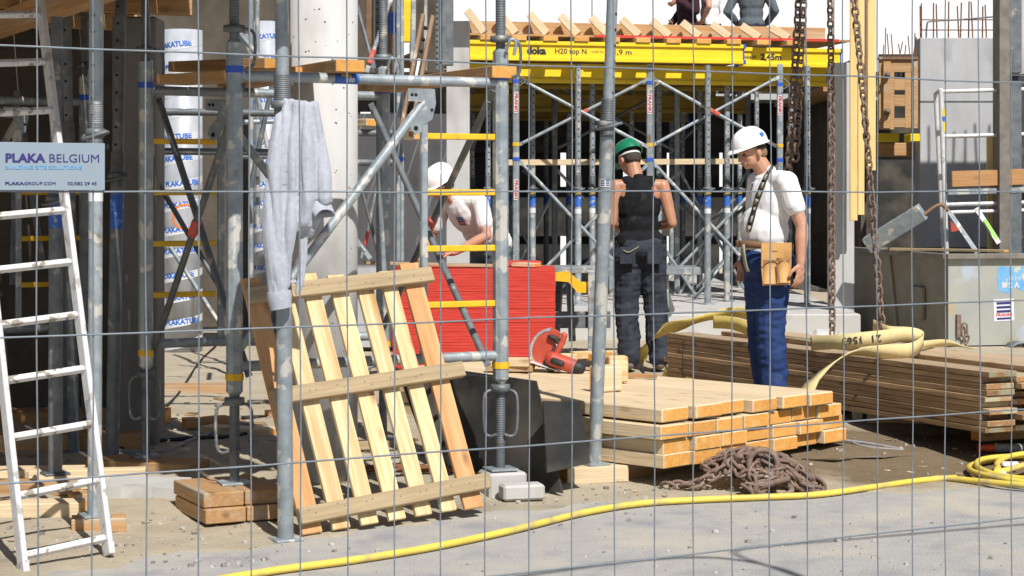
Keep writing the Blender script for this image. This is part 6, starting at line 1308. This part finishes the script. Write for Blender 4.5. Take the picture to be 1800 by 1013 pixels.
# ================================================================ SWEATSHIRT HUNG ON THE PROP
sw_ = thing('sweatshirt', 'grey marl hooded sweatshirt hanging from the front prop', 'sweatshirt', P(520, 540, 8.5)); Dj = B.y - .045
def jp(px, py, d=0.0): return P(px, py, Dj + d)
def fold(b, pts, sc=1.0):
    rr_ = [(jp(x, y, d), r * Dj / F * sc) for x, y, r, d in pts]; b.chain(rr_)
b = MB()
fold(b, [(512, 182, 14, .02), (500, 210, 19, 0), (490, 260, 19, -.025), (482, 330, 20, -.035), (480, 400, 20, -.035), (486, 470, 20, -.03), (490, 515, 20, -.02)])           # near sleeve
fold(b, [(505, 180, 12, .02), (528, 184, 12, .0), (552, 186, 10, .02)])
fold(b, [(522, 184, 12, -.015), (517, 240, 13, -.03), (515, 310, 14, -.035), (511, 390, 13, -.04), (506, 450, 12, -.03), (504, 500, 12, -.015)])
fold(b, [(538, 186, 12, -.01), (541, 240, 15, -.025), (541, 300, 15, -.03), (540, 350, 17, -.03), (538, 390, 17, -.015)])
fold(b, [(553, 188, 10, .0), (562, 240, 13, .0), (568, 290, 15, -.005), (571, 330, 17, -.01), (573, 350, 18, -.01)])
fold(b, [(545, 200, 14, .03), (550, 300, 24, .035), (545, 380, 26, .04), (540, 405, 18, .03)])
fold(b, [(520, 380, 12, .0), (530, 400, 14, .0), (545, 402, 12, .01)])
fold(b, [(534, 395, 11, .02), (532, 450, 12, .025), (526, 500, 11, .025), (522, 515, 8, .02)])
fold(b, [(515, 200, 9, .04), (508, 300, 10, .05), (505, 420, 9, .045)])
fold(b, [(556, 300, 16, .02), (556, 350, 20, .02), (552, 380, 18, .02)])
b.bar(jp(0, 0), jp(0, 0) + V((.001, 0, 0)), .001, .001) if False else None
def jw(p):
    g1 = abs(noise.noise(V((p.x * 15 + 1.2 * p.z, p.y * 6, p.z * 1.8)))); g2 = noise.noise(V((p.x * 7 - p.z * 3, p.y * 7, p.z * 5))); g3 = abs(noise.noise(V((p.x * 46 + p.z * 9, p.y * 10, p.z * 9))))
    return -.014 * (1 - min(1, g1 * 2.6)) + .007 * g2
remesh(b, 'fleece', GREYF, sw_, .0045, 3, wrinkle=jw, M=W[sw_.name].copy())
def cuff(pts, m=GREYF, name='cuff'):
    b = MB(); b.path(pts[0], pts[1], n=18); return b.build(name, m, sw_)
b = MB(); rs_ = [21 * Dj / F, 22 * Dj / F, 20 * Dj / F, 19 * Dj / F]; pp = [jp(490, 512, -.02), jp(491, 521, -.02), jp(492, 532, -.02), jp(494, 543, -.02)]
b.path(pp, rs_, n=28)
for i, v in enumerate(b.v): pass
b.build('cuff', GREYF, sw_)
# open sleeve end turned towards us
b = MB(); c = jp(571, 377, -.03); axm = V((.35, -.55, -.76)).normalized(); x, y = perp(axm); N = 28; vs = []
for k, (r, h) in enumerate(((.050, -.10), (.053, -.03), (.050, .0), (.047, .003), (.044, -.03), (.036, -.10))):
    for i in range(N): a = 2 * math.pi * i / N; vs.append(c + x * r * math.cos(a) * (1 + .08 * math.sin(3 * a)) + y * r * .62 * math.sin(a) + axm * (h + .006 * math.sin(2 * a + 1)))
b.add(vs, [(j * N + i, j * N + (i + 1) % N, (j + 1) * N + (i + 1) % N, (j + 1) * N + i) for j in range(5) for i in range(N)], 0, True); b.add(vs[-N:], [tuple(range(N))], 0); b.build('sleeve_end', GREYF, sw_)
